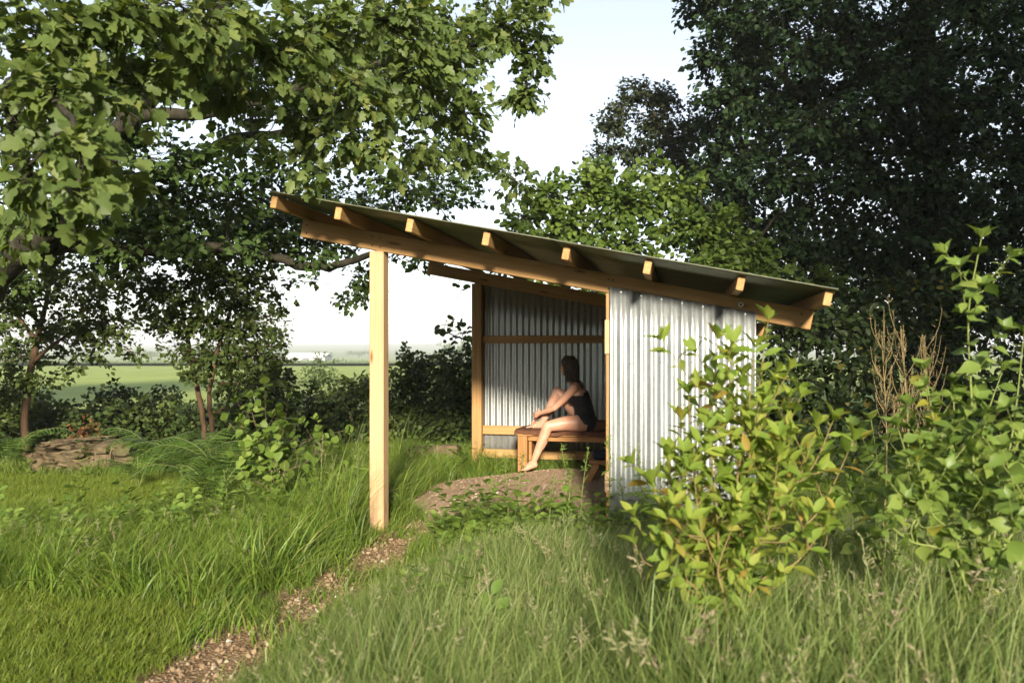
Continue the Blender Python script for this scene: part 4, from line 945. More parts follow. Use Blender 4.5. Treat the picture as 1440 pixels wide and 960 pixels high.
shrub('elder_shrub', 'tall dark shrub under the big tree, behind the dry stalks', gp(1290, 11.5), [pb(1200, 430, 11.8, 60, 40), pb(1250, 420, 11.8, 60, 40), pb(1300, 410, 11.8, 60, 40), pb(1240, 500, 11.4, 70, 50), pb(1270, 450, 11.5, 60, 50), pb(1320, 480, 11.3, 60, 50), pb(1280, 540, 11, 70, 50), pb(1340, 560, 11, 60, 50), pb(1240, 590, 10.8, 60, 40)], 'leaf_shrub', 'oval', 0.10, 32, 2.4)
shrub('bramble_shrub', 'dark leafy shrub at the right edge behind the tall ovate-leaved plants', gp(1420, 10.5), [pb(1400, 440, 10.8, 60, 60), pb(1440, 500, 10.5, 60, 60), pb(1400, 560, 10.2, 70, 50), pb(1450, 600, 10, 60, 50), pb(1350, 610, 9.5, 60, 40), pb(1480, 430, 10.8, 60, 60)], 'leaf_shrub', 'oval', 0.10, 33, 2.2)
shrub('low_shrub', 'low dark undergrowth bush between the near wall and the yellow-green bush', gp(1110, 8.8), [pb(1085, 560, 8.8, 45, 50), pb(1110, 620, 8.4, 60, 40), pb(1190, 640, 8.2, 70, 35)], 'leaf_shrub', 'oval', 0.09, 34, 1.5)

# ------------------------------------------------------------------ young trees and hedge on the left
T = Tree('young_tree', 'slim young tree with a single leaning trunk at the left edge', 'tree', gp(38, 10.6), 41, 'young trees by the hedge')
b0 = gp(38, 10.6)
T.limb([b0 - [0, 0, 0.1], P(36, 560, 10.6), P(50, 490, 10.6), P(66, 420, 10.7), P(80, 360, 10.8)], [0.055, 0.048, 0.04, 0.028, 0.012], 24, 8, 0.1)
T.limb([P(46, 510, 10.6), P(80, 480, 10.4), P(150, 440, 10.3)], [0.03, 0.02, 0.008], 12, 6); T.limb([P(52, 480, 10.6), P(20, 440, 10.8), P(-30, 410, 11)], [0.03, 0.02, 0.008], 12, 6)
for px, py, rx, ry, cv in [(30, 420, 55, 32, 0.9), (90, 400, 55, 28, 0.9), (140, 420, 55, 22, 0.9), (110, 450, 60, 22, 0.9), (60, 470, 60, 26, 0.9), (150, 480, 50, 20, 0.8), (20, 500, 50, 26, 0.9), (110, 510, 50, 16, 0.7), (-20, 460, 50, 50, 1.0), (175, 450, 35, 18, 0.7), (60, 530, 50, 16, 0.7), (0, 380, 50, 30, 1), (60, 370, 60, 24, 1), (150, 390, 50, 24, 0.9), (190, 500, 26, 14, 0.7), (10, 545, 40, 24, 1), (130, 465, 50, 20, 0.8)]:
    c, r = pb(px, py, 10.5 + T.rng.uniform(-0.5, 0.5), rx, ry); T.blob(c, np.array(r) * [1.2, 1.0, 1.2], cv * 1.75, 0.07, 'wide', 'leaf_young', 8, 0.3, 0.0025)
T.finish('bark_warm')
T = Tree('young_tree', 'young tree with two bare reddish stems and a round leafy head left of the post', 'tree', gp(290, 10.4), 42, 'young trees by the hedge')
b0 = gp(290, 10.4)
T.limb([b0 - [0, 0, 0.1], P(286, 590, 10.4), P(274, 530, 10.4), P(262, 470, 10.4), P(250, 410, 10.5)], [0.042, 0.038, 0.034, 0.026, 0.01], 24, 8, 0.12)
T.limb([b0 - [-0.08, 0, 0.1], P(298, 600, 10.4), P(294, 560, 10.3), P(304, 500, 10.3), P(322, 440, 10.2), P(335, 390, 10.2)], [0.036, 0.033, 0.03, 0.026, 0.02, 0.01], 24, 8, 0.12)
for px, py, rx, ry, cv in [(235, 410, 45, 32, 1.2), (290, 400, 50, 32, 1.3), (340, 420, 45, 35, 1.3), (260, 450, 48, 30, 1.3), (320, 460, 55, 30, 1.4), (370, 455, 35, 28, 1.1), (300, 500, 55, 28, 1.3), (355, 500, 45, 28, 1.3), (250, 495, 30, 18, 0.9), (330, 540, 45, 24, 1.2), (385, 480, 25, 15, 0.9), (370, 530, 34, 28, 1.2), (230, 455, 30, 16, 0.8), (395, 430, 20, 14, 0.7), (300, 370, 50, 20, 1.0), (215, 425, 34, 26, 1), (200, 390, 40, 22, 0.9), (350, 385, 40, 22, 1), (275, 530, 26, 16, 0.8), (345, 570, 40, 18, 1), (400, 505, 18, 12, 0.7), (385, 400, 26, 18, 0.7)]:
    c, r = pb(px, py, 10.3 + T.rng.uniform(-0.5, 0.5), rx, ry); T.blob(c, np.array(r) * [1.2, 1.0, 1.2], cv * 1.75, 0.07, 'wide', 'leaf_young', 8, 0.3, 0.0025)
T.finish('bark_warm')
HG = 'shrubs of the dark hedge'
hd = [('low dense hedge shrub at the far left edge', 0, 11.6, [(0, 590, 60, 45), (-40, 570, 60, 60), (20, 640, 60, 30), (40, 560, 45, 30)]),
      ('low dense hedge shrub behind the tumbled stones', 110, 11.8, [(80, 585, 60, 30), (130, 580, 60, 30), (110, 610, 70, 25), (160, 600, 50, 30), (60, 620, 50, 22)]),
      ('hedge shrub with upright leafy shoots against the field', 190, 12.0, [(170, 565, 35, 26), (200, 580, 50, 30), (160, 545, 16, 18), (215, 555, 16, 18), (225, 600, 50, 30), (240, 545, 16, 14), (210, 620, 60, 25)]),
      ('dark hedge shrub behind the two reddish stems', 300, 12.0, [(270, 580, 45, 26), (320, 590, 55, 30), (300, 615, 70, 25), (355, 565, 40, 26), (380, 600, 45, 36), (260, 560, 16, 14)]),
      ('small bushy hedge shrub right of the two-stemmed young tree', 400, 11.4, [(390, 530, 26, 28), (400, 560, 35, 30), (385, 505, 15, 14), (410, 600, 40, 30)]),
      ('dark hedge shrub just left of the pale post', 480, 12.2, [(460, 560, 40, 28), (500, 555, 40, 30), (440, 590, 45, 30), (490, 600, 60, 34), (540, 590, 40, 40), (520, 540, 20, 14)]),
      ('tall dark hedge shrub right of the pale post', 590, 12.4, [(580, 530, 36, 30), (560, 570, 40, 40), (610, 560, 45, 40), (590, 610, 60, 30), (575, 510, 18, 14), (600, 515, 20, 16)]),
      ('tall dark hedge shrub beside the far corner post', 645, 12.2, [(640, 530, 36, 34), (650, 570, 40, 40), (640, 610, 50, 30), (630, 515, 22, 16), (660, 510, 22, 18), (690, 560, 50, 60)])]
for i, (lab, px, D, bl) in enumerate(hd):
    shrub('hedge_shrub', lab, gp(px, D), [pb(a, b_ + (10 if px < 420 else 2 if px < 560 else -5), D + 0.25 * math.sin(a), c_ * 1.15, d_ * 1.2, 0.5) for a, b_, c_, d_ in bl], 'leaf_hedge', 'wide', 0.075, 50 + i, 2.6, group=HG, per=8)
shrub('dead_bracken', 'rusty brown dead bracken patch above the tumbled stones', gp(120, 10.6), [pb(118, 605, 10.6, 26, 20)], 'leaf_dead', 'simple', 0.07, 61, 1.5, nst=3, cat='bracken')
shrub('field_shrub', 'pale soft green bush standing in the field beyond the hedge', gp(448, 34), [pb(448, 520, 34, 26, 18), pb(430, 535, 34, 24, 14), pb(465, 530, 34, 20, 16), pb(450, 505, 34, 15, 9)], 'leaf_field', 'wide', 0.11, 62, 1.1)
shrub('field_shrub', 'grey green low bush in the field left of the pale bush', gp(398, 40), [pb(395, 545, 30, 26, 14), pb(415, 555, 30, 22, 12)], 'leaf_field', 'wide', 0.11, 63, 1.1)

# ------------------------------------------------------------------ far things in the fields
def bx(mb, o, ex, ey, x0, x1, y0, y1, z0, z1):
    c = [(x, y, z) for z in (z0, z1) for y in (y0, y1) for x in (x0, x1)]
    v = np.array([o + a * ex + b * ey + c_ * Zd for a, b, c_ in c]); mb.add(v, [(0, 2, 3, 1), (4, 5, 7, 6), (0, 1, 5, 4), (2, 6, 7, 3), (0, 4, 6, 2), (1, 3, 7, 5)])
M['barn_wall'] = plain_mat('barn_wall', (0.3, 0.31, 0.33), (0.42, 0.43, 0.45), 1.0, 0.8, 0.1); M['barn_roof'] = plain_mat('barn_roof', (0.7, 0.7, 0.7), (0.8, 0.8, 0.8), 0.6, 0.6, 0.05); M['barn_door'] = plain_mat('barn_door', (0.1, 0.1, 0.11), (0.15, 0.15, 0.16), 1, 0.8, 0.1)
def barn(label, px, D, w, dep, h, rise):
    x = (px - CX) / F * D; z = float(ground_h(x, D)); o = np.array([x, D, z]); ex, ey = np.array([1.0, 0, 0]), np.array([0, 1.0, 0])
    r = thing('barn', label, 'barn', o, 'farm sheds across the fields')
    m = MB(); bx(m, o, ex, ey, -w / 2, w / 2, 0, dep, -0.5, h); link('wall', m.mesh('wall', M['barn_wall'], False), r)
    m = MB(); e = 0.6; t = 0.25
    prof = [(-e, h - 0.05), (dep / 2, h + rise), (dep + e, h - 0.05), (dep + e, h + t - 0.05), (dep / 2, h + rise + t), (-e, h + t - 0.05)]
    v = [o + np.array([sx * (w / 2 + e), a, b_]) for sx in (-1, 1) for a, b_ in prof]
    f = [(0, 1, 4, 5)[::-1], (1, 2, 3, 4)[::-1], (6, 7, 10, 11), (7, 8, 9, 10)] + [(i, (i + 1) % 6, (i + 1) % 6 + 6, i + 6) for i in range(6)]
    m.add(np.array(v), f); link('roof', m.mesh('roof', M['barn_roof'], False), r)
    for k in range(3):
        m = MB(); c = -w / 3 + k * w / 3; bx(m, o, ex, ey, c - 1.6, c + 1.6, -0.06, 0.0, 0, h * 0.75); link('door', m.mesh('door', M['barn_door'], False), r)
barn('long white-roofed farm shed far across the field left of the post', 430, 400, 19, 16, 2.2, 1.7)
barn('second pale farm shed far away behind the two-stemmed young tree', 330, 430, 16, 14, 2.2, 1.6)
for i, (px, D, w, h, lab) in enumerate([(213, 420, 9, 6, 'small rounded tree on the skyline right of the leaning young trunk'), (395, 470, 7, 5.5, 'small round tree beside the left end of the white-roofed shed'), (452, 470, 11, 5.5, 'dark tree showing over the right end of the white-roofed shed'), (505, 700, 26, 7, 'pale wide tree clump on the skyline left of the post'), (640, 300, 12, 8, 'pale tree on the skyline beside the far corner post'), (180, 640, 24, 7, 'pale wide tree clump on the skyline at far left')]):
    b0 = gp(px, D); T = Tree('far_tree', lab, 'tree', b0, 70 + i, 'trees on the skyline')
    T.limb([b0, b0 + [0, 0, h * 0.5]], [0.3, 0.12], 6, 6)
    for k in range(5):
        T.blob(b0 + np.array([(k - 2) * w * 0.17, T.rng.normal() * 0.8, h * (0.62 + 0.1 * math.sin(k * 2.1))]), (w * 0.24, w * 0.2, h * 0.32), 1.3, 0.75, 'wide', 'leaf_field', 6, 0.2, 0.03)
    T.finish('bark')
fh = MB()
hr = np.random.default_rng(8); hp = []; 
for x in np.arange(-260, 240, 0.8):
    for k in range(7): hp.append((x + hr.normal() * 0.4, 206 + hr.normal() * 0.7 + 0.02 * x, float(ground_h(x, 206.0)) + hr.random() * (0.7 + 0.9 * abs(math.sin(x * 0.11) * math.cos(x * 0.047)))))
hp = np.array(hp); d_, n_ = orient(hr, len(hp), hr.normal(size=(len(hp), 3)))
o = leaf_object('far_hedgerow', M['leaf_field'], 'wide', hp, d_, n_, hr.uniform(0.5, 0.9, len(hp)), hr.random(len(hp)), None)
o['label'] = 'thin dark hedgerow line between the distant fields'; o['category'] = 'hedgerow'

# ------------------------------------------------------------------ tumbled dry-stone wall
def stone_mesh(rng, sx, sy, sz):
    bm = bmesh.new(); bmesh.ops.create_cube(bm, size=2); bmesh.ops.subdivide_edges(bm, edges=bm.edges[:], cuts=2, use_grid_fill=True)
    ph = rng.uniform(0, 6, 6)
    for v in bm.verts:
        p = np.array(v.co); q = p / max(np.linalg.norm(p), 1e-6) * 1.25; p = p * 0.6 + q * 0.4
        p += 0.10 * np.array([math.sin(3 * p[1] + ph[0]) + math.sin(5 * p[2] + ph[1]), math.sin(3 * p[2] + ph[2]), math.sin(4 * p[0] + ph[3]) * 0.9]) + rng.normal(size=3) * 0.03
        v.co = Vector((p[0] * sx / 2, p[1] * sy / 2, p[2] * sz / 2))
    me = bpy.data.meshes.new('stone'); bm.to_mesh(me); bm.free(); me.materials.append(M['stone']); return me
def stone_wall(label, stones, D, seed):
    r_ = np.random.default_rng(seed); px0 = np.mean([s[0] for s in stones]); root = thing('stone_wall', label, 'stone wall', gp(px0, D))
    for (px, py, w, h) in stones:
        k = D / F; c = P(px, py, D + r_.normal() * 0.03)
        link('stone', stone_mesh(r_, w * k * r_.uniform(0.85, 1.1), 0.3 + r_.random() * 0.12, h * k * r_.uniform(1.25, 1.7)), root, Matrix.Translation(V3(c)) @ Euler((r_.normal() * 0.12, r_.normal() * 0.12, r_.normal() * 0.3)).to_matrix().to_4x4())
stone_wall('tumbled wall of flat sandstone blocks in the grass at the left', [(152, 639, 20, 22), (176, 633, 24, 9), (176, 642, 26, 8), (176, 650, 20, 6), (162, 657, 22, 12), (181, 658, 14, 9), (118, 636, 40, 7), (104, 644, 34, 7), (106, 651, 36, 9), (132, 644, 18, 9), (134, 652, 22, 7), (84, 640, 26, 7), (74, 648, 22, 8), (82, 657, 30, 8), (112, 660, 30, 8), (140, 661, 22, 8), (96, 630, 30, 5), (70, 634, 20, 6), (60, 655, 20, 10), (160, 668, 18, 7), (126, 628, 24, 5), (58, 642, 14, 9), (150, 626, 18, 6), (176, 624, 18, 6)], 9.9, 1)
stone_wall('few mossy stones half hidden in the grass beyond the path', [(610, 633, 26, 10), (634, 634, 22, 11), (600, 641, 20, 8), (622, 644, 24, 8), (642, 645, 20, 8), (588, 636, 16, 9)], 10.9, 2)
# heap of dead sticks on the stones
r_ = np.random.default_rng(6); BP = thing('brush_pile', 'heap of dead sticks lying on the tumbled stones', 'sticks', P(120, 628, 9.95))
for k in range(8):
    c = P(r_.uniform(75, 150), r_.uniform(613, 626), 9.95 + r_.normal() * 0.1); a = r_.normal() * 0.35; L = r_.uniform(0.18, 0.5); d_ = np.array([math.cos(a), 0.3 * r_.normal(), 0.12 * r_.normal()]) * L
    m = MB(); tube(m, catmull([c - d_, c + r_.normal(size=3) * 0.03, c + d_], 7), [0.014, 0.011, 0.006], 6); link('stick', m.mesh('stick', M['twig']), BP)

# ------------------------------------------------------------------ plants with single leaves: the bushes in front
def leafy_bush(name, label, base, stems, tpl, key, size, seed, step, tipkey=None, stem_mat='stem_red', parts=300, cat='bush', start=0.2, sr=0.006, lift=0.45, rosette=5, spread=1.0, side=0):
    rng = np.random.default_rng(seed); root = thing(name, label, cat, base); base = np.asarray(base, float)
    Pp, Dd, Nn, Sz, tip = [], [], [], [], []
    paths = []
    for pts in stems:
        p = catmull([base + rng.normal(size=3) * [0.05, 0.05, 0]] + [np.asarray(q) for q in pts], 26); paths.append((p, sr, 1.0))
        for _ in range(side):
            i = rng.integers(8, 22); T_ = nrm(p[i + 1] - p[i]); o_ = nrm(np.cross(T_, rng.normal(size=3))); L = rng.uniform(0.12, 0.32)
            q = catmull([p[i], p[i] + (o_ * 0.7 + T_ * 0.5) * L * 0.5, p[i] + (o_ * 0.75 + np.array([0, 0, 0.75])) * L], 12); paths.append((q, sr * 0.5, 0.85))
    for j, (p, r0, sc_) in enumerate(paths):
        m = MB(); tube(m, p, [r0, r0 * 0.75, r0 * 0.3], 6); link('stem', m.mesh('stem', M[stem_mat]), root)
        seg = np.r_[0, np.cumsum(np.linalg.norm(np.diff(p, axis=0), axis=1))]; L = seg[-1]
        s = L * (start if sc_ == 1.0 else 0.15); ang = rng.uniform(0, 6)
        while s < L:
            q = np.array([np.interp(s, seg, p[:, k]) for k in range(3)]); q2 = np.array([np.interp(min(s + 0.02, L), seg, p[:, k]) for k in range(3)]); q1 = np.array([np.interp(max(s - 0.02, 0), seg, p[:, k]) for k in range(3)]); T_ = nrm(q2 - q1)
            ref = nrm(np.cross(T_, [0.3, 1, 0.1])); o_ = ref * math.cos(ang) + np.cross(T_, ref) * math.sin(ang)
            d = nrm(o_ * spread + T_ * lift + rng.normal(size=3) * 0.18 - np.array([0, 0, 0.12])); 
            Pp.append(q); Dd.append(d); Nn.append(T_ * 0.9 + np.array([0, 0, 0.3]) + rng.normal(size=3) * 0.35 - np.array([0, 0.25, 0])); Sz.append(size * sc_ * rng.uniform(0.5, 1.2) * (1.0 - 0.25 * (s / L))); tip.append(False)
            ang += 2.4 + rng.normal() * 0.3; s += step * rng.uniform(0.7, 1.3)
        T_ = nrm(p[-1] - p[-3])
        for k in range(rosette):
            a = k * 2 * math.pi / rosette + rng.random(); ref = nrm(np.cross(T_, [0.3, 1, 0.1])); o_ = ref * math.cos(a) + np.cross(T_, ref) * math.sin(a)
            Pp.append(p[-1]); Dd.append(nrm(o_ * 0.6 + T_ * 0.9)); Nn.append(T_ - o_ * 0.5); Sz.append(size * sc_ * rng.uniform(0.55, 0.85)); tip.append(tipkey is not None and j % 6 == 0)
    Pp, Dd, Nn, Sz, tip = map(np.array, (Pp, Dd, Nn, Sz, tip))
    o = np.argsort(-Sz / Pp[:, 1]); big = o[:parts]; rest = o[parts:]
    for sel, kk in ((big[~tip[big]], key), (big[tip[big]], tipkey)):
        if len(sel): single_leaves(root, tpl, Pp[sel], Dd[sel], Nn[sel], Sz[sel], M[kk])
    if len(rest): leaf_object('foliage', M[key], tpl, Pp[rest], Dd[rest], Nn[rest], Sz[rest], rng.random(len(rest)), root)
    return len(Pp)
TPL['bushleaf'] = tpl_oval((0.03, 0.1, 0.16, 0.185, 0.17, 0.1), 0.3, 0.22, 0.05)
TPL['ovate'] = tpl_oval((0.1, 0.25, 0.31, 0.29, 0.2, 0.1), 0.28, 0.25, 0.12)
D0 = 3.35
n1_ = leafy_bush('yellow_green_bush', 'sunlit yellow-green bush with reddish stems in front of the near wall', gp(1030, D0),
    [[P(1040, 760, D0), P(1060, 600, D0), P(1080, 452, D0)], [P(1010, 760, D0 - 0.1), P(1000, 620, D0 - 0.1), P(1010, 478, D0 - 0.1)], [P(990, 780, D0), P(960, 690, D0), P(958, 590, D0)], [P(1060, 780, D0), P(1120, 680, D0), P(1148, 600, D0)],
     [P(1080, 790, D0 + 0.1), P(1150, 720, D0 + 0.1), P(1200, 620, D0 + 0.1)], [P(980, 800, D0 - 0.2), P(935, 740, D0 - 0.2), P(918, 680, D0 - 0.2)], [P(1030, 760, D0 + 0.15), P(1040, 640, D0 + 0.2), P(1045, 530, D0 + 0.2)], [P(1000, 790, D0 - 0.25), P(985, 740, D0 - 0.3), P(975, 660, D0 - 0.3)],
     [P(1050, 800, D0 - 0.2), P(1080, 730, D0 - 0.2), P(1095, 640, D0 - 0.2)], [P(985, 840, D0 - 0.3), P(950, 810, D0 - 0.3), P(930, 770, D0 - 0.3)], [P(1060, 830, D0 - 0.2), P(1120, 790, D0 - 0.2), P(1160, 740, D0 - 0.2)], [P(1020, 800, D0 + 0.2), P(1090, 690, D0 + 0.3), P(1110, 560, D0 + 0.3)],
     [P(1010, 780, D0 + 0.25), P(980, 660, D0 + 0.3), P(985, 545, D0 + 0.3)], [P(1020, 850, D0 - 0.35), P(1010, 800, D0 - 0.35), P(1030, 740, D0 - 0.35)], [P(1035, 720, D0), P(1070, 600, D0 + 0.05), P(1110, 520, D0 + 0.05)], [P(1030, 720, D0 - 0.05), P(1050, 590, D0 - 0.1), P(1062, 490, D0 - 0.1)], [P(1010, 730, D0), P(1020, 600, D0 + 0.1), P(1030, 505, D0 + 0.1)], [P(1000, 740, D0), P(975, 640, D0), P(968, 555, D0)], [P(1045, 740, D0), P(1090, 640, D0), P(1125, 560, D0)], [P(1060, 760, D0), P(1140, 660, D0), P(1172, 590, D0)], [P(990, 780, D0 - 0.1), P(950, 720, D0 - 0.1), P(940, 640, D0 - 0.1)]],
    'bushleaf', 'leaf_bush', 0.125, 81, 0.032, 'leaf_tip', side=4, start=0.25, lift=0.8)
D1 = 3.3
n2_ = leafy_bush('sapling', 'tall green sapling with paired ovate leaves at the right edge', gp(1375, D1),
    [[P(1372, 720, D1), P(1366, 560, D1), P(1362, 440, D1), P(1380, 335, D1)], [P(1400, 740, D1), P(1425, 600, D1), P(1440, 470, D1)], [P(1340, 740, D1 + 0.1), P(1318, 620, D1 + 0.1), P(1300, 520, D1 + 0.1)], [P(1390, 760, D1 - 0.1), P(1410, 680, D1 - 0.1), P(1445, 590, D1 - 0.1)],
     [P(1340, 760, D1), P(1290, 680, D1), P(1262, 600, D1)], [P(1350, 780, D1 - 0.1), P(1310, 720, D1 - 0.15), P(1290, 650, D1 - 0.15)], [P(1375, 720, D1 + 0.2), P(1385, 600, D1 + 0.3), P(1410, 520, D1 + 0.3)], [P(1360, 740, D1 + 0.1), P(1345, 640, D1 + 0.2), P(1340, 540, D1 + 0.2)], [P(1350, 800, D1 - 0.1), P(1280, 760, D1 - 0.1), P(1235, 725, D1 - 0.1)], [P(1400, 800, D1 - 0.2), P(1430, 740, D1 - 0.2), P(1460, 680, D1 - 0.2)]],
    'ovate', 'leaf_ovate', 0.105, 82, 0.034, None, 'stem_green', side=6, start=0.25, spread=1.0, lift=0.3)
D2 = 4.4
n3_ = leafy_bush('leafy_bush', 'mid-green leafy bush in the shade between the yellow-green bush and the right-edge sapling', gp(1250, D2),
    [[P(1245, 760, D2), P(1235, 660, D2), P(1225, 590, D2)], [P(1260, 760, D2), P(1275, 650, D2), P(1280, 570, D2)], [P(1230, 760, D2), P(1195, 690, D2), P(1170, 640, D2)], [P(1270, 760, D2), P(1320, 680, D2), P(1345, 610, D2)], [P(1240, 770, D2 + 0.2), P(1215, 680, D2 + 0.3), P(1200, 600, D2 + 0.3)], [P(1270, 780, D2 + 0.2), P(1300, 700, D2 + 0.4), P(1310, 560, D2 + 0.4)], [P(1230, 780, D2), P(1160, 730, D2), P(1120, 690, D2)]],
    'ovate', 'leaf_ovate', 0.11, 83, 0.035, None, 'stem_green', parts=200, side=3, start=0.2)
D3 = 7.4
TPL['roundleaf'] = tpl_oval((0.26, 0.4, 0.43, 0.36, 0.2), 0.12, 0.15, 0.1)
n4_ = leafy_bush('hazel_shrub', 'bright round-leaved hazel shrub left of the pale post', gp(390, D3),
    [[P(385, 660, D3), P(375, 600, D3), P(372, 540, D3)], [P(395, 660, D3), P(430, 620, D3), P(485, 605, D3)], [P(380, 660, D3), P(345, 620, D3), P(318, 590, D3)], [P(390, 660, D3), P(400, 600, D3), P(405, 560, D3)], [P(385, 670, D3 - 0.2), P(360, 640, D3 - 0.2), P(330, 640, D3 - 0.2)], [P(395, 670, D3 - 0.2), P(430, 650, D3 - 0.3), P(455, 625, D3 - 0.3)], [P(385, 680, D3 - 0.2), P(390, 640, D3 - 0.3), P(395, 600, D3 - 0.3)], [P(380, 690, D3 - 0.3), P(350, 670, D3 - 0.3), P(345, 650, D3 - 0.3)], [P(385, 680, D3), P(360, 600, D3 + 0.1), P(350, 560, D3 + 0.1)]],
    'roundleaf', 'leaf_hazel_bright', 0.12, 84, 0.05, None, 'twig', side=4, start=0.25, lift=0.2, rosette=3, cat='shrub', sr=0.008)
# tall weeds in front of the gravel floor
TPL['narrow'] = tpl_oval((0.04, 0.1, 0.12, 0.08), 0.3, 0.35, 0.05)
def weed(label, px, D, top, seed, leaf=0.10):
    rng = np.random.default_rng(seed); b0 = gp(px, D); root = thing('weed', label, 'weed', b0, 'tall weeds before the gravel floor')
    t = P(px + rng.normal() * 5, top, D); p = catmull([b0, b0 * 0.5 + t * 0.5 + rng.normal(size=3) * 0.03, t], 20); m = MB(); tube(m, p, [0.005, 0.004, 0.0015], 5); L = np.linalg.norm(t - b0)
    Pp, Dd, Nn, Sz = [], [], [], []
    for k in range(30):
        f = 0.15 + 0.8 * k / 30; q = p[int(f * 19)] + (p[min(19, int(f * 19) + 1)] - p[int(f * 19)]) * rng.random(); a = k * 2.4 + rng.normal() * 0.2
        d = np.array([math.cos(a), math.sin(a), 0.35 + rng.normal() * 0.2]); Pp.append(q); Dd.append(d); Nn.append(np.array([0, 0, 1.0]) + rng.normal(size=3) * 0.3); Sz.append(leaf * (1.15 - 0.9 * f) * rng.uniform(0.8, 1.3))
        if f > 0.5 and k % 2: 
            e = q + nrm(d + [0, 0, 0.8]) * 0.09 * (1.2 - f) * 1.6; tube(m, np.stack([q, (q + e) / 2 + [0, 0, 0.005], e]), [0.002, 0.0015, 0.001], 4)
            for h in range(6): Pp.append(q + (e - q) * (0.3 + 0.12 * h)); Dd.append(rng.normal(size=3) + [0, 0, 0.6]); Nn.append(rng.normal(size=3) + [0, 0, 1]); Sz.append(0.02 * rng.uniform(0.8, 1.4))
    for h in range(26): 
        q = p[-1] * (1 - 0.25 * rng.random()) + p[14] * 0; f = rng.random(); q = p[-5] + (p[-1] - p[-5]) * f; Pp.append(q); Dd.append(rng.normal(size=3) * 0.7 + [0, 0, 0.8]); Nn.append(rng.normal(size=3) + [0, 0, 1]); Sz.append(0.022 * rng.uniform(0.7, 1.3))
    link('stem', m.mesh('stem', M['stem_green']), root)
    Pp, Dd, Nn, Sz = map(np.array, (Pp, Dd, Nn, Sz)); leaf_object('foliage', M['leaf_weed'], 'narrow', Pp, Dd, Nn, Sz, rng.random(len(Pp)), root)
for i, (lab, px, D, top) in enumerate([('leftmost tall weed in front of the bench leg', 715, 6.3, 640), ('tall weed in front of the hanging foot', 742, 6.2, 632), ('tall weed with a seed spike in front of the middle of the bench', 786, 6.1, 622), ('thin weed with a seed spike right of the middle of the bench', 822, 6.0, 628), ('tallest weed with pale spike against the stud of the near wall', 852, 5.9, 598), ('leafy weed climbing in front of the near wall, left part', 897, 5.8, 622), ('leafy weed in front of the near wall beside the yellow-green bush', 925, 5.6, 650), ('short weed left of the tall weeds at the edge of the gravel', 660, 6.5, 690), ('short leafy weed below the weeds in front of the bench', 765, 5.9, 668), ('short weed at the foot of the stud', 868, 5.8, 668), ('broad weed at the left edge of the gravel mound', 690, 6.4, 672), ('low weed between the two tall weeds before the bench', 805, 6.0, 662)]):
    weed(lab, px, D, top, 100 + i, 0.15 if i not in (3, 4) else 0.11)
# dry dock stalks
for i, (lab, px, top, D) in enumerate([('dry brown branching stalk left of the others behind the bushes', 1238, 470, 5.4), ('tallest dry brown branching stalk behind the bushes', 1268, 462, 5.4), ('dry brown branching stalk right of the others behind the bushes', 1298, 472, 5.5)]):
    rng = np.random.default_rng(130 + i); b0 = gp(px, D); root = thing('dry_stalk', lab, 'dry plant', b0, 'dry stalks behind the bushes'); t = P(px + rng.normal() * 8, top, D); m = MB(); p = catmull([b0, (b0 + t) / 2 + rng.normal(size=3) * 0.03, t], 16); tube(m, p, [0.006, 0.005, 0.002], 5)
    for k in range(34):
        q = p[rng.integers(8, 15)]; a = rng.uniform(0, 6.28); L = rng.uniform(0.12, 0.4); e = q + np.array([math.cos(a) * 0.32, math.sin(a) * 0.32, 0.9]) * L
        tube(m, catmull([q, (q + e) / 2 + np.array([math.cos(a), math.sin(a), 0]) * 0.025, e], 6), [0.0026, 0.002, 0.001], 4)
        for h in range(5): z = q + (e - q) * rng.uniform(0.4, 1); tube(m, np.stack([z, z + rng.normal(size=3) * 0.012 + [0, 0, 0.012]]), [0.002, 0.0014], 4)
    link('stem', m.mesh('stem', M['dry_stem']), root)
# ferns
def fern(label, px, D, seed, n=9, L=0.75, key='leaf_fern'):
    rng = np.random.default_rng(seed); b0 = gp(px, D); root = thing('fern', label, 'fern', b0, 'ferns below the young trees')
    a0 = rng.uniform(0, 6)
    for k in range(n):
        a = a0 + k * 6.283 / n + rng.normal() * 0.2; l = L * rng.uniform(0.75, 1.15); h = np.array([math.cos(a), math.sin(a), 0]); p = catmull([b0, b0 + h * l * 0.3 + [0, 0, l * 0.55], b0 + h * l * 0.75 + [0, 0, l * 0.72], b0 + h * l * 1.1 + [0, 0, l * 0.55]], 26)
        m = MB(); tube(m, p, [0.004, 0.0025, 0.001], 4); fr = link('frond', m.mesh('frond', M['stem_green']), root)
        Tn = nrm(np.gradient(p, axis=0)); sd_ = nrm(np.cross(Tn, [0, 0, 1])); Pp, Dd, Nn, Sz = [], [], [], []
        for i in range(4, 26):
            w = 0.9 * l * 0.30 * math.sin(math.pi * min(1, (i - 2) / 25) ** 0.7) + 0.01
            for s in (-1, 1): Pp.append(p[i]); Dd.append(sd_[i] * s + Tn[i] * 0.35 + rng.normal(size=3) * 0.06 - np.array([0, 0, 0.15])); Nn.append(np.cross(sd_[i], Tn[i]) + rng.normal(size=3) * 0.1); Sz.append(w)
        Pp, Dd, Nn, Sz = map(np.array, (Pp, Dd, Nn, Sz)); o = leaf_object('pinnae', M[key], 'pinna', Pp, Dd, Nn, Sz, rng.random(len(Pp)), fr)
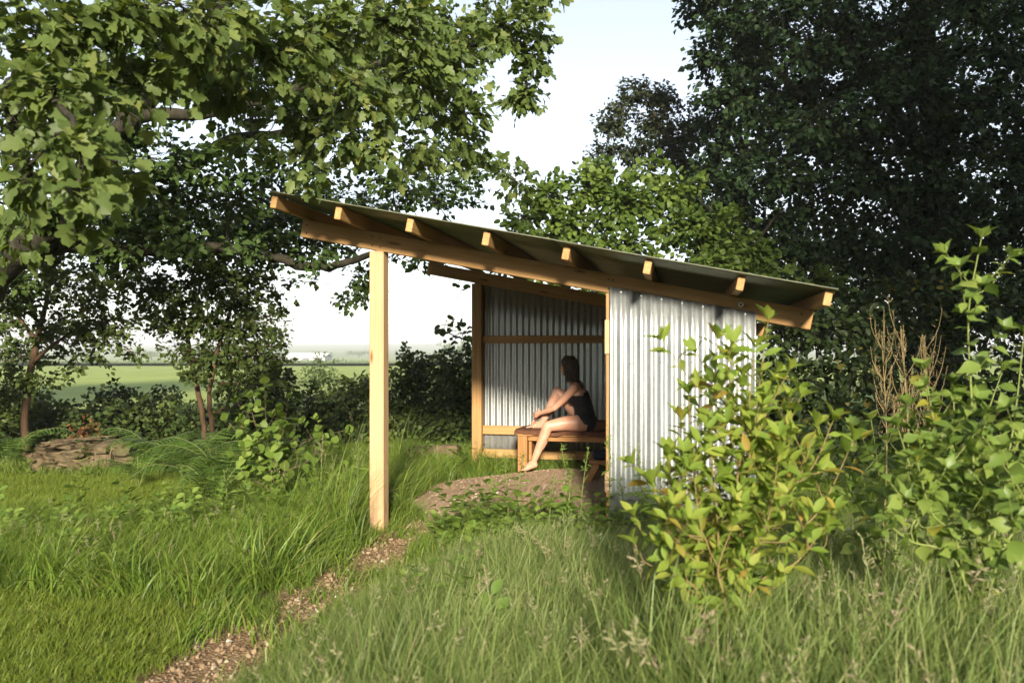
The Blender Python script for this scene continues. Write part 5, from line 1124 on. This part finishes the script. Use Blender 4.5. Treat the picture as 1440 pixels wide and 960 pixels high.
def tpl_pinna():
    v = [[0, 0, 0]]; f = []
    xs = np.linspace(0.04, 0.96, 12)
    for i, x in enumerate(xs): w = 0.10 * (1 - x * 0.8); w = w if i % 2 else w * 0.4; v += [[x, w, -0.12 * x * x], [x, -w, -0.12 * x * x]]
    v.append([1, 0, -0.13]); T_ = len(v) - 1; f += [[0, 2, 1]]
    for i in range(11): a = 1 + 2 * i; f += [[a, a + 1, a + 3], [a, a + 3, a + 2]]
    f += [[T_ - 2, T_ - 1, T_]]; return np.array(v, float), np.array(f)
TPL['pinna'] = tpl_pinna()
for i, (lab, px, D, L) in enumerate([('fern beside the right end of the tumbled stones', 225, 9.4, 0.7), ('large fern in front of the two-stemmed young tree', 270, 8.9, 0.8), ('fern in the grass left of the hazel shrub', 315, 8.2, 0.75), ('low fern right of the two reddish stems', 345, 9.2, 0.65), ('fern low in the grass in front of the tumbled stones', 195, 8.6, 0.5), ('bright young fern in front of the hazel shrub', 300, 7.4, 0.6), ('fern at the far left edge below the hedge', 10, 9.6, 0.7)]):
    fern(lab, px, D, 140 + i, 7, L)
# leafy herbs below the hazel shrub
for i, (lab, px, D, top) in enumerate([('leafy herb with pale tips left of the hazel shrub', 262, 7.0, 655), ('leafy herb below the left side of the hazel shrub', 305, 6.7, 660), ('leafy herb below the right side of the hazel shrub', 465, 6.9, 640), ('leafy herb beside the rushes', 440, 6.6, 650), ('leafy herb between fern and hazel shrub', 340, 6.9, 668), ('leafy herb close to the left face of the pale post', 495, 7.1, 625)]):
    weed(lab, px, D, top, 160 + i, 0.17)

# ------------------------------------------------------------------ grass and gravel (uncountable)
def blade_clump(seed, n, h, spread, width, bend, heads=0, head_h=1.25, headsize=1.0, segs=5):
    rng = np.random.default_rng(seed); V, Fq, R_, Ln = [], [], [], []; VH, FH, RH_ = [], [], []
    c = 0
    for k in range(n):
        a = rng.uniform(0, 6.283); r = spread * math.sqrt(rng.random()); b = np.array([r * math.cos(a), r * math.sin(a), 0]); hh = h * rng.uniform(0.45, 1.15); az = rng.uniform(0, 6.283); be = bend * rng.uniform(0.3, 1.5) * hh
        dr = np.array([math.cos(az), math.sin(az), 0]); sw = np.array([-math.sin(az + 0.8), math.cos(az + 0.8), 0]); rv = rng.random(); w = width * (rng.uniform(0.5, 1.0) if rng.random() < 0.75 else rng.uniform(1.3, 1.9))
        for s in range(segs + 1):
            t = s / segs; p = b + dr * be * t ** 2.1 + np.array([0, 0, hh * (t - 0.28 * (be / hh) * t ** 3)]); ww = w * (1 - t ** 1.6) + 0.0004
            V += [p - sw * ww / 2, p + sw * ww / 2]; R_ += [rv, rv]; Ln += [t, t]
        for s in range(segs): Fq.append((c, c + 1, c + 3, c + 2)); c += 2
        c += 2
    hc = 0
    for k in range(heads):
        a = rng.uniform(0, 6.283); r = spread * math.sqrt(rng.random()); b = np.array([r * math.cos(a), r * math.sin(a), 0]); hh = h * head_h * rng.uniform(0.75, 1.15); az = rng.uniform(0, 6.283); dr = np.array([math.cos(az), math.sin(az), 0]); be = 0.22 * hh * rng.uniform(0.3, 1.4); rv = rng.random(); sw = np.array([-dr[1], dr[0], 0])
        f = lambda t: b + dr * be * t ** 2 + np.array([0, 0, hh * (t - 0.06 * t ** 3)])
        for s in range(segs + 1):
            t = s / segs; p = f(t); V += [p - sw * 0.0011, p + sw * 0.0011]; R_ += [rv * 0.3 + 0.7] * 2; Ln += [t, t]
        for s in range(segs): Fq.append((c, c + 1, c + 3, c + 2)); c += 2
        c += 2
        for j in range(26):                            # spikelets
            t = 0.80 + 0.2 * j / 26; p = f(t); d = nrm(rng.normal(size=3) * 0.7 + [0, 0, 1.1]); l = 0.017 * headsize * rng.uniform(0.7, 1.3) * (1.3 - 0.6 * j / 26); s2 = nrm(np.cross(d, rng.normal(size=3))) * 0.0024 * headsize
            p = p + rng.normal(size=3) * 0.004 * headsize
            VH += [p, p + d * l * 0.5 + s2, p + d * l, p + d * l * 0.5 - s2]; FH.append((hc, hc + 1, hc + 2, hc + 3)); hc += 4; RH_ += [rv] * 4
    V = np.array(V + VH); n0 = c; Fq = np.array(Fq + [tuple(i + n0 for i in q) for q in FH]); return V, Fq, np.array(R_ + RH_), np.array(Ln + [1.0] * len(RH_)), len(FH)
def clump_object(name, args, mat, headmat=None):
    V, Fq, R_, Ln, nh = blade_clump(**args); me = np_mesh(name, V, Fq, mat, {'rnd': R_, 'len': Ln}, smooth=False)
    if nh: me.materials.append(headmat); mi = np.zeros(len(Fq), np.int32); mi[-nh:] = 1; me.polygons.foreach_set('material_index', mi)
    return bpy.data.objects.new(name, me)
def scatter(name, label, cat, protos, pos, rot, scl, idx):
    """one object whose points carry copies of a few tufts"""
    col = bpy.data.collections.new(name + '_tufts')
    for p in protos: col.objects.link(p)
    me = bpy.data.meshes.new(name); me.vertices.add(len(pos)); me.vertices.foreach_set('co', np.ascontiguousarray(pos, np.float32).ravel())
    a = me.attributes.new('rot', 'FLOAT_VECTOR', 'POINT'); a.data.foreach_set('vector', np.ascontiguousarray(rot, np.float32).ravel())
    a = me.attributes.new('scl', 'FLOAT', 'POINT'); a.data.foreach_set('value', np.ascontiguousarray(scl, np.float32))
    a = me.attributes.new('idx', 'INT', 'POINT'); a.data.foreach_set('value', np.ascontiguousarray(idx, np.int32))
    me.update()
    ng = bpy.data.node_groups.new(name, 'GeometryNodeTree'); ng.interface.new_socket('Geometry', in_out='INPUT', socket_type='NodeSocketGeometry'); ng.interface.new_socket('Geometry', in_out='OUTPUT', socket_type='NodeSocketGeometry')
    gi = ng.nodes.new('NodeGroupInput'); go = ng.nodes.new('NodeGroupOutput'); ip = ng.nodes.new('GeometryNodeInstanceOnPoints'); ci = ng.nodes.new('GeometryNodeCollectionInfo')
    ci.inputs['Collection'].default_value = col; ci.inputs['Separate Children'].default_value = True; ci.inputs['Reset Children'].default_value = True
    def na(nm, t):
        x = ng.nodes.new('GeometryNodeInputNamedAttribute'); x.data_type = t; x.inputs['Name'].default_value = nm; return [o for o in x.outputs if o.name == 'Attribute' and o.enabled][0]
    er = ng.nodes.new('FunctionNodeEulerToRotation'); ng.links.new(na('rot', 'FLOAT_VECTOR'), er.inputs[0])
    ip.inputs['Pick Instance'].default_value = True
    ng.links.new(gi.outputs[0], ip.inputs['Points']); ng.links.new(ci.outputs[0], ip.inputs['Instance']); ng.links.new(na('idx', 'INT'), ip.inputs['Instance Index']); ng.links.new(er.outputs[0], ip.inputs['Rotation']); ng.links.new(na('scl', 'FLOAT'), ip.inputs['Scale']); ng.links.new(ip.outputs[0], go.inputs[0])
    o = link(name, me); md = o.modifiers.new('tufts', 'NODES'); md.node_group = ng
    return tag(o, label, cat, kind='stuff')

gr = np.random.default_rng(77)
def spots(n, y0, y1, dens):
    """random ground points inside the view (with margin); dens(x,y) in 0..1 is the keep probability"""
    y = np.sqrt(gr.uniform(y0 ** 2, y1 ** 2, n)); x = gr.uniform(-0.76, 0.76, n) * y
    k = gr.random(n) < dens(x, y); x, y = x[k], y[k]; return x, y
def to_px(x, y): return CX + F * x / y
def in_shed(x, y):
    u, v = uv_of(x, y); return (u > uW - 0.02) & (u < uR + 0.03) & (v > -0.035) & (v < DEPTH + 0.2)
def bare(x, y): return (path_d(x, y) < path_w(x, y) - 0.02) | (mound_d(x, y) < 0.92 + 0.10 * wobble(x * 2.9, y * 3.1) + 0.06 * wobble(x * 9.1, y * 8.3)) | in_shed(x, y)
def lawn(x, y):                                         # mown strips at the left
    px = to_px(x, y); near = (y < 4.75 + 0.25 * wobble(x, y)) & (x < -1.62 - 0.10 * (y - 3.6) + 0.1 * wobble(2 * x, 2 * y)); far = (y > 7.1 + 0.35 * wobble(x, y * 0.5)) & (x < -2.9 - 0.35 * (8.6 - y)) & (y < 9.5)
    return near | far
def right_side(x, y): return x > np.interp(y, PATH[:, 1], PATH[:, 0])
def mk(n, x, y, tilt=0.15, s0=0.7, s1=1.25):
    N = len(x); z = ground_h(x, y) - 0.01; return np.c_[x, y, z], np.c_[gr.normal(size=(N, 2)) * tilt, gr.uniform(0, 6.283, N)], gr.uniform(s0, s1, N), gr.integers(0, n, N)
# lawn
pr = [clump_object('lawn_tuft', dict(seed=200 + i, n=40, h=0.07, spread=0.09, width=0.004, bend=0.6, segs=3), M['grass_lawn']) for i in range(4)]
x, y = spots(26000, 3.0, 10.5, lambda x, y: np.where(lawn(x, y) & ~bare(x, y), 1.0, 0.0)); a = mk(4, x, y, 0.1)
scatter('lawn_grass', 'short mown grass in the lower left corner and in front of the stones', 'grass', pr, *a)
# undergrowth everywhere
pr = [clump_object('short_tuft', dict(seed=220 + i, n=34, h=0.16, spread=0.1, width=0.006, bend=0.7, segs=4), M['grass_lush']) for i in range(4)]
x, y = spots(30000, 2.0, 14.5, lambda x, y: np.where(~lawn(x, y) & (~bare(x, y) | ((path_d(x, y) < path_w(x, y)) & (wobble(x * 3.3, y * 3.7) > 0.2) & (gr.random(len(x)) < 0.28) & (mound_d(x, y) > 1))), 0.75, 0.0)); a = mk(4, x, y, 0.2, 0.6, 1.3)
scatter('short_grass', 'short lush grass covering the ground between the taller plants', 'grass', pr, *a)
# lush tall grass left of the path and round the post
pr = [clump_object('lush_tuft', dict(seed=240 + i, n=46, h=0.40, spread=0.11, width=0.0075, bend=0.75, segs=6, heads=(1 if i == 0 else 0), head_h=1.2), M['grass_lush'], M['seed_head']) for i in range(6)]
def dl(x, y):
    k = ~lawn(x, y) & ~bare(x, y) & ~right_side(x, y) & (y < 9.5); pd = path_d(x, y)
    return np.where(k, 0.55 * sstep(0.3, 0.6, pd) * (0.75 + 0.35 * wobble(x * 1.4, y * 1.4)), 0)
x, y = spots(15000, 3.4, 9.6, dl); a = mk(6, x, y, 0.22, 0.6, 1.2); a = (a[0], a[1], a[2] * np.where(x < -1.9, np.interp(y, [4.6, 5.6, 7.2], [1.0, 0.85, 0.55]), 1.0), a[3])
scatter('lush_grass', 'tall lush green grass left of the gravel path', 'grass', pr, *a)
# meadow grass with seed heads, right of the path
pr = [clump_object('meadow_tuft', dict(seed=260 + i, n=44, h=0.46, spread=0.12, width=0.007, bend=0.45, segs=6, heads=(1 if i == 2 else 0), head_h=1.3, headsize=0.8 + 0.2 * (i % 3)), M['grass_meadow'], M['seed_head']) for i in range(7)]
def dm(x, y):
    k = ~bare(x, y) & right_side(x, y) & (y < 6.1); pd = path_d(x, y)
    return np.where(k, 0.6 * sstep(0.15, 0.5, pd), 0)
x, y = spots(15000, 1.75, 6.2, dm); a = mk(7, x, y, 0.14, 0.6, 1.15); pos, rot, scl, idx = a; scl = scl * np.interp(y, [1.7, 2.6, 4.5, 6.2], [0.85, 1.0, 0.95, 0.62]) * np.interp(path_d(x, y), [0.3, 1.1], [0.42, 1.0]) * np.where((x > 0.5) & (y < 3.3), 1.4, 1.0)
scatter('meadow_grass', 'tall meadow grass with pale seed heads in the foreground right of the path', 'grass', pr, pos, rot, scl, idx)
# greener grass round the shelter and behind
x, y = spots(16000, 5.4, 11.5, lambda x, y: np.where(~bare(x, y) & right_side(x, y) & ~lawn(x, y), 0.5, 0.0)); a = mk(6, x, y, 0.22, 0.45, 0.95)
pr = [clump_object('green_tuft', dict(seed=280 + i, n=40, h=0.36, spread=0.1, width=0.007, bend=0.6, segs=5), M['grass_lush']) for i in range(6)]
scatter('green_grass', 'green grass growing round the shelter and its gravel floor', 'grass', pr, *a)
# rush tussocks: countable clumps of long thin blades
for i, (lab, px, D, h) in enumerate([('tall rush tussock between the hazel shrub and the pale post', 455, 6.3, 0.8), ('rush tussock close to the path left of the pale post', 490, 6.0, 0.7), ('rush tussock in the tall grass left of the others', 395, 6.4, 0.7), ('rush tussock in the tall grass behind the pale post', 570, 9.6, 0.75), ('rush tussock against the hedge left of the pale post', 500, 8.8, 0.75)]):
    V, Fq, R_, Ln, nh = blade_clump(300 + i, 130, h, 0.10, 0.006, 0.55, 3, 1.15, 1.0, 7); b0 = gp(px, D); me = np_mesh('blades', V + b0, Fq, M['grass_lush'], {'rnd': R_, 'len': Ln}); me.materials.append(M['seed_head']); mi = np.zeros(len(Fq), np.int32); mi[-nh:] = 1; me.polygons.foreach_set('material_index', mi)
    root = thing('rush_tussock', lab, 'rush', b0, 'rush tussocks in the grass'); link('blades', me, root)['kind'] = 'stuff'
def herb_clump(seed, n, leaf, h):
    rng = np.random.default_rng(seed); a = rng.uniform(0, 6.28, n); r = rng.uniform(0.01, 0.08, n); z = rng.uniform(0.02, h, n)
    pos = np.c_[r * np.cos(a), r * np.sin(a), z]; d = np.c_[np.cos(a), np.sin(a), rng.uniform(0.1, 0.9, n)]; nr = np.c_[-np.cos(a) * 0.4, -np.sin(a) * 0.4, np.ones(n)] + rng.normal(size=(n, 3)) * 0.3
    V, Fc, rr_ = leaf_arrays('oval', pos, d, nr, leaf * rng.uniform(0.5, 1.2, n), rng.random(n)); m = MB()
    return bpy.data.objects.new('herb', np_mesh('herb', V, Fc, M['leaf_weed'], {'rnd': rr_}))
pr = [herb_clump(400 + i, 16 + 3 * i, 0.07 + 0.015 * (i % 3), 0.22) for i in range(3)] + [herb_clump(403 + i, 44, 0.075, 0.46) for i in range(2)]
x, y = spots(5000, 3.2, 10.5, lambda x, y: np.where(~lawn(x, y) & ~bare(x, y) & (path_d(x, y) > 0.75), 0.14 + 0.25 * (wobble(x * 2.2, y * 2.2) > 0.3), 0.0)); a = mk(5, x, y, 0.2, 0.5, 1.1)
x2 = gr.uniform(-0.9, 1.5, 190); y2 = gr.uniform(5.0, 6.7, 190); k2 = (mound_d(x2, y2) > 0.85) & ~in_shed(x2, y2) & (path_d(x2, y2) > 0.3) & (y2 > 5.4 - 0.2 * x2); b2 = mk(5, x2[k2], y2[k2], 0.2, 0.6, 1.2)
a = tuple(np.concatenate([q1, q2]) for q1, q2 in zip(a, b2))
scatter('meadow_herbs', 'small broad-leaved herbs mixed into the grass', 'herbs', pr, *a)
# gravel
mp_, n, out = mat_new('pebble'); oi = n.nodes.new('ShaderNodeObjectInfo'); r = ramp(n, [(0, (0.13, 0.08, 0.042)), (0.35, (0.22, 0.145, 0.08)), (0.6, (0.26, 0.18, 0.105)), (0.88, (0.34, 0.25, 0.16)), (0.97, (0.4, 0.34, 0.27)), (1, (0.58, 0.54, 0.48))]); n.links.new(oi.outputs['Random'], r.inputs[0]); b = n.nodes.new('ShaderNodeBsdfPrincipled'); b.inputs['Roughness'].default_value = 0.85; n.links.new(r.outputs[0], b.inputs['Base Color']); n.links.new(b.outputs[0], out.inputs[0])
def pebble(seed):
    rng = np.random.default_rng(seed); bm = bmesh.new(); bmesh.ops.create_icosphere(bm, subdivisions=1, radius=1)
    for v in bm.verts: v.co = Vector((v.co.x * rng.uniform(0.8, 1.2), v.co.y * rng.uniform(0.6, 1.0), v.co.z * rng.uniform(0.4, 0.75)))
    me = bpy.data.meshes.new('pebble'); bm.to_mesh(me); bm.free(); me.materials.append(mp_); return bpy.data.objects.new('pebble', me)
pr = [pebble(i) for i in range(8)]
def gravel(name, label, n, y0, y1, keep, big):
    y = gr.uniform(y0, y1, n); x = gr.uniform(-2.6, 3.2, n); k = keep(x, y); x, y = x[k], y[k]; N = len(x); s = 0.006 + big * gr.random(N) ** 3
    pos = np.c_[x, y, ground_h(x, y) + 0.008 + s * 0.2]; scatter(name, label, 'gravel', [pebble(i) for i in range(8)], pos, gr.uniform(0, 6.28, (N, 3)) * [0.15, 0.15, 1], s, gr.integers(0, 8, N))
gravel('path_gravel', 'loose reddish brown and pale gravel along the narrow path', 28000, 2.4, 7.6, lambda x, y: path_d(x, y) < path_w(x, y) * gr.uniform(0.4, 1.2, len(x)), 0.015)
gravel('floor_gravel', 'small pinkish brown gravel on the raised shelter floor', 26000, 5.6, 10.6, floor_in, 0.007)

# ------------------------------------------------------------------ hazy air
hm = bpy.data.materials.new('haze'); hm.use_nodes = True; hn = hm.node_tree; hn.nodes.clear(); ho = hn.nodes.new('ShaderNodeOutputMaterial'); pv = hn.nodes.new('ShaderNodeVolumePrincipled')
pv.inputs['Color'].default_value = (0.93, 0.96, 1.0, 1); pv.inputs['Density'].default_value = 0.0006; pv.inputs['Anisotropy'].default_value = 0.0
hn.links.new(pv.outputs[0], ho.inputs['Volume'])
hz = MB(); bx(hz, np.zeros(3), np.array([1.0, 0, 0]), np.array([0, 1.0, 0]), -3600, 3600, -500, 4400, -14, 42)
tag(link('haze', hz.mesh('haze', hm, False)), kind='stuff')
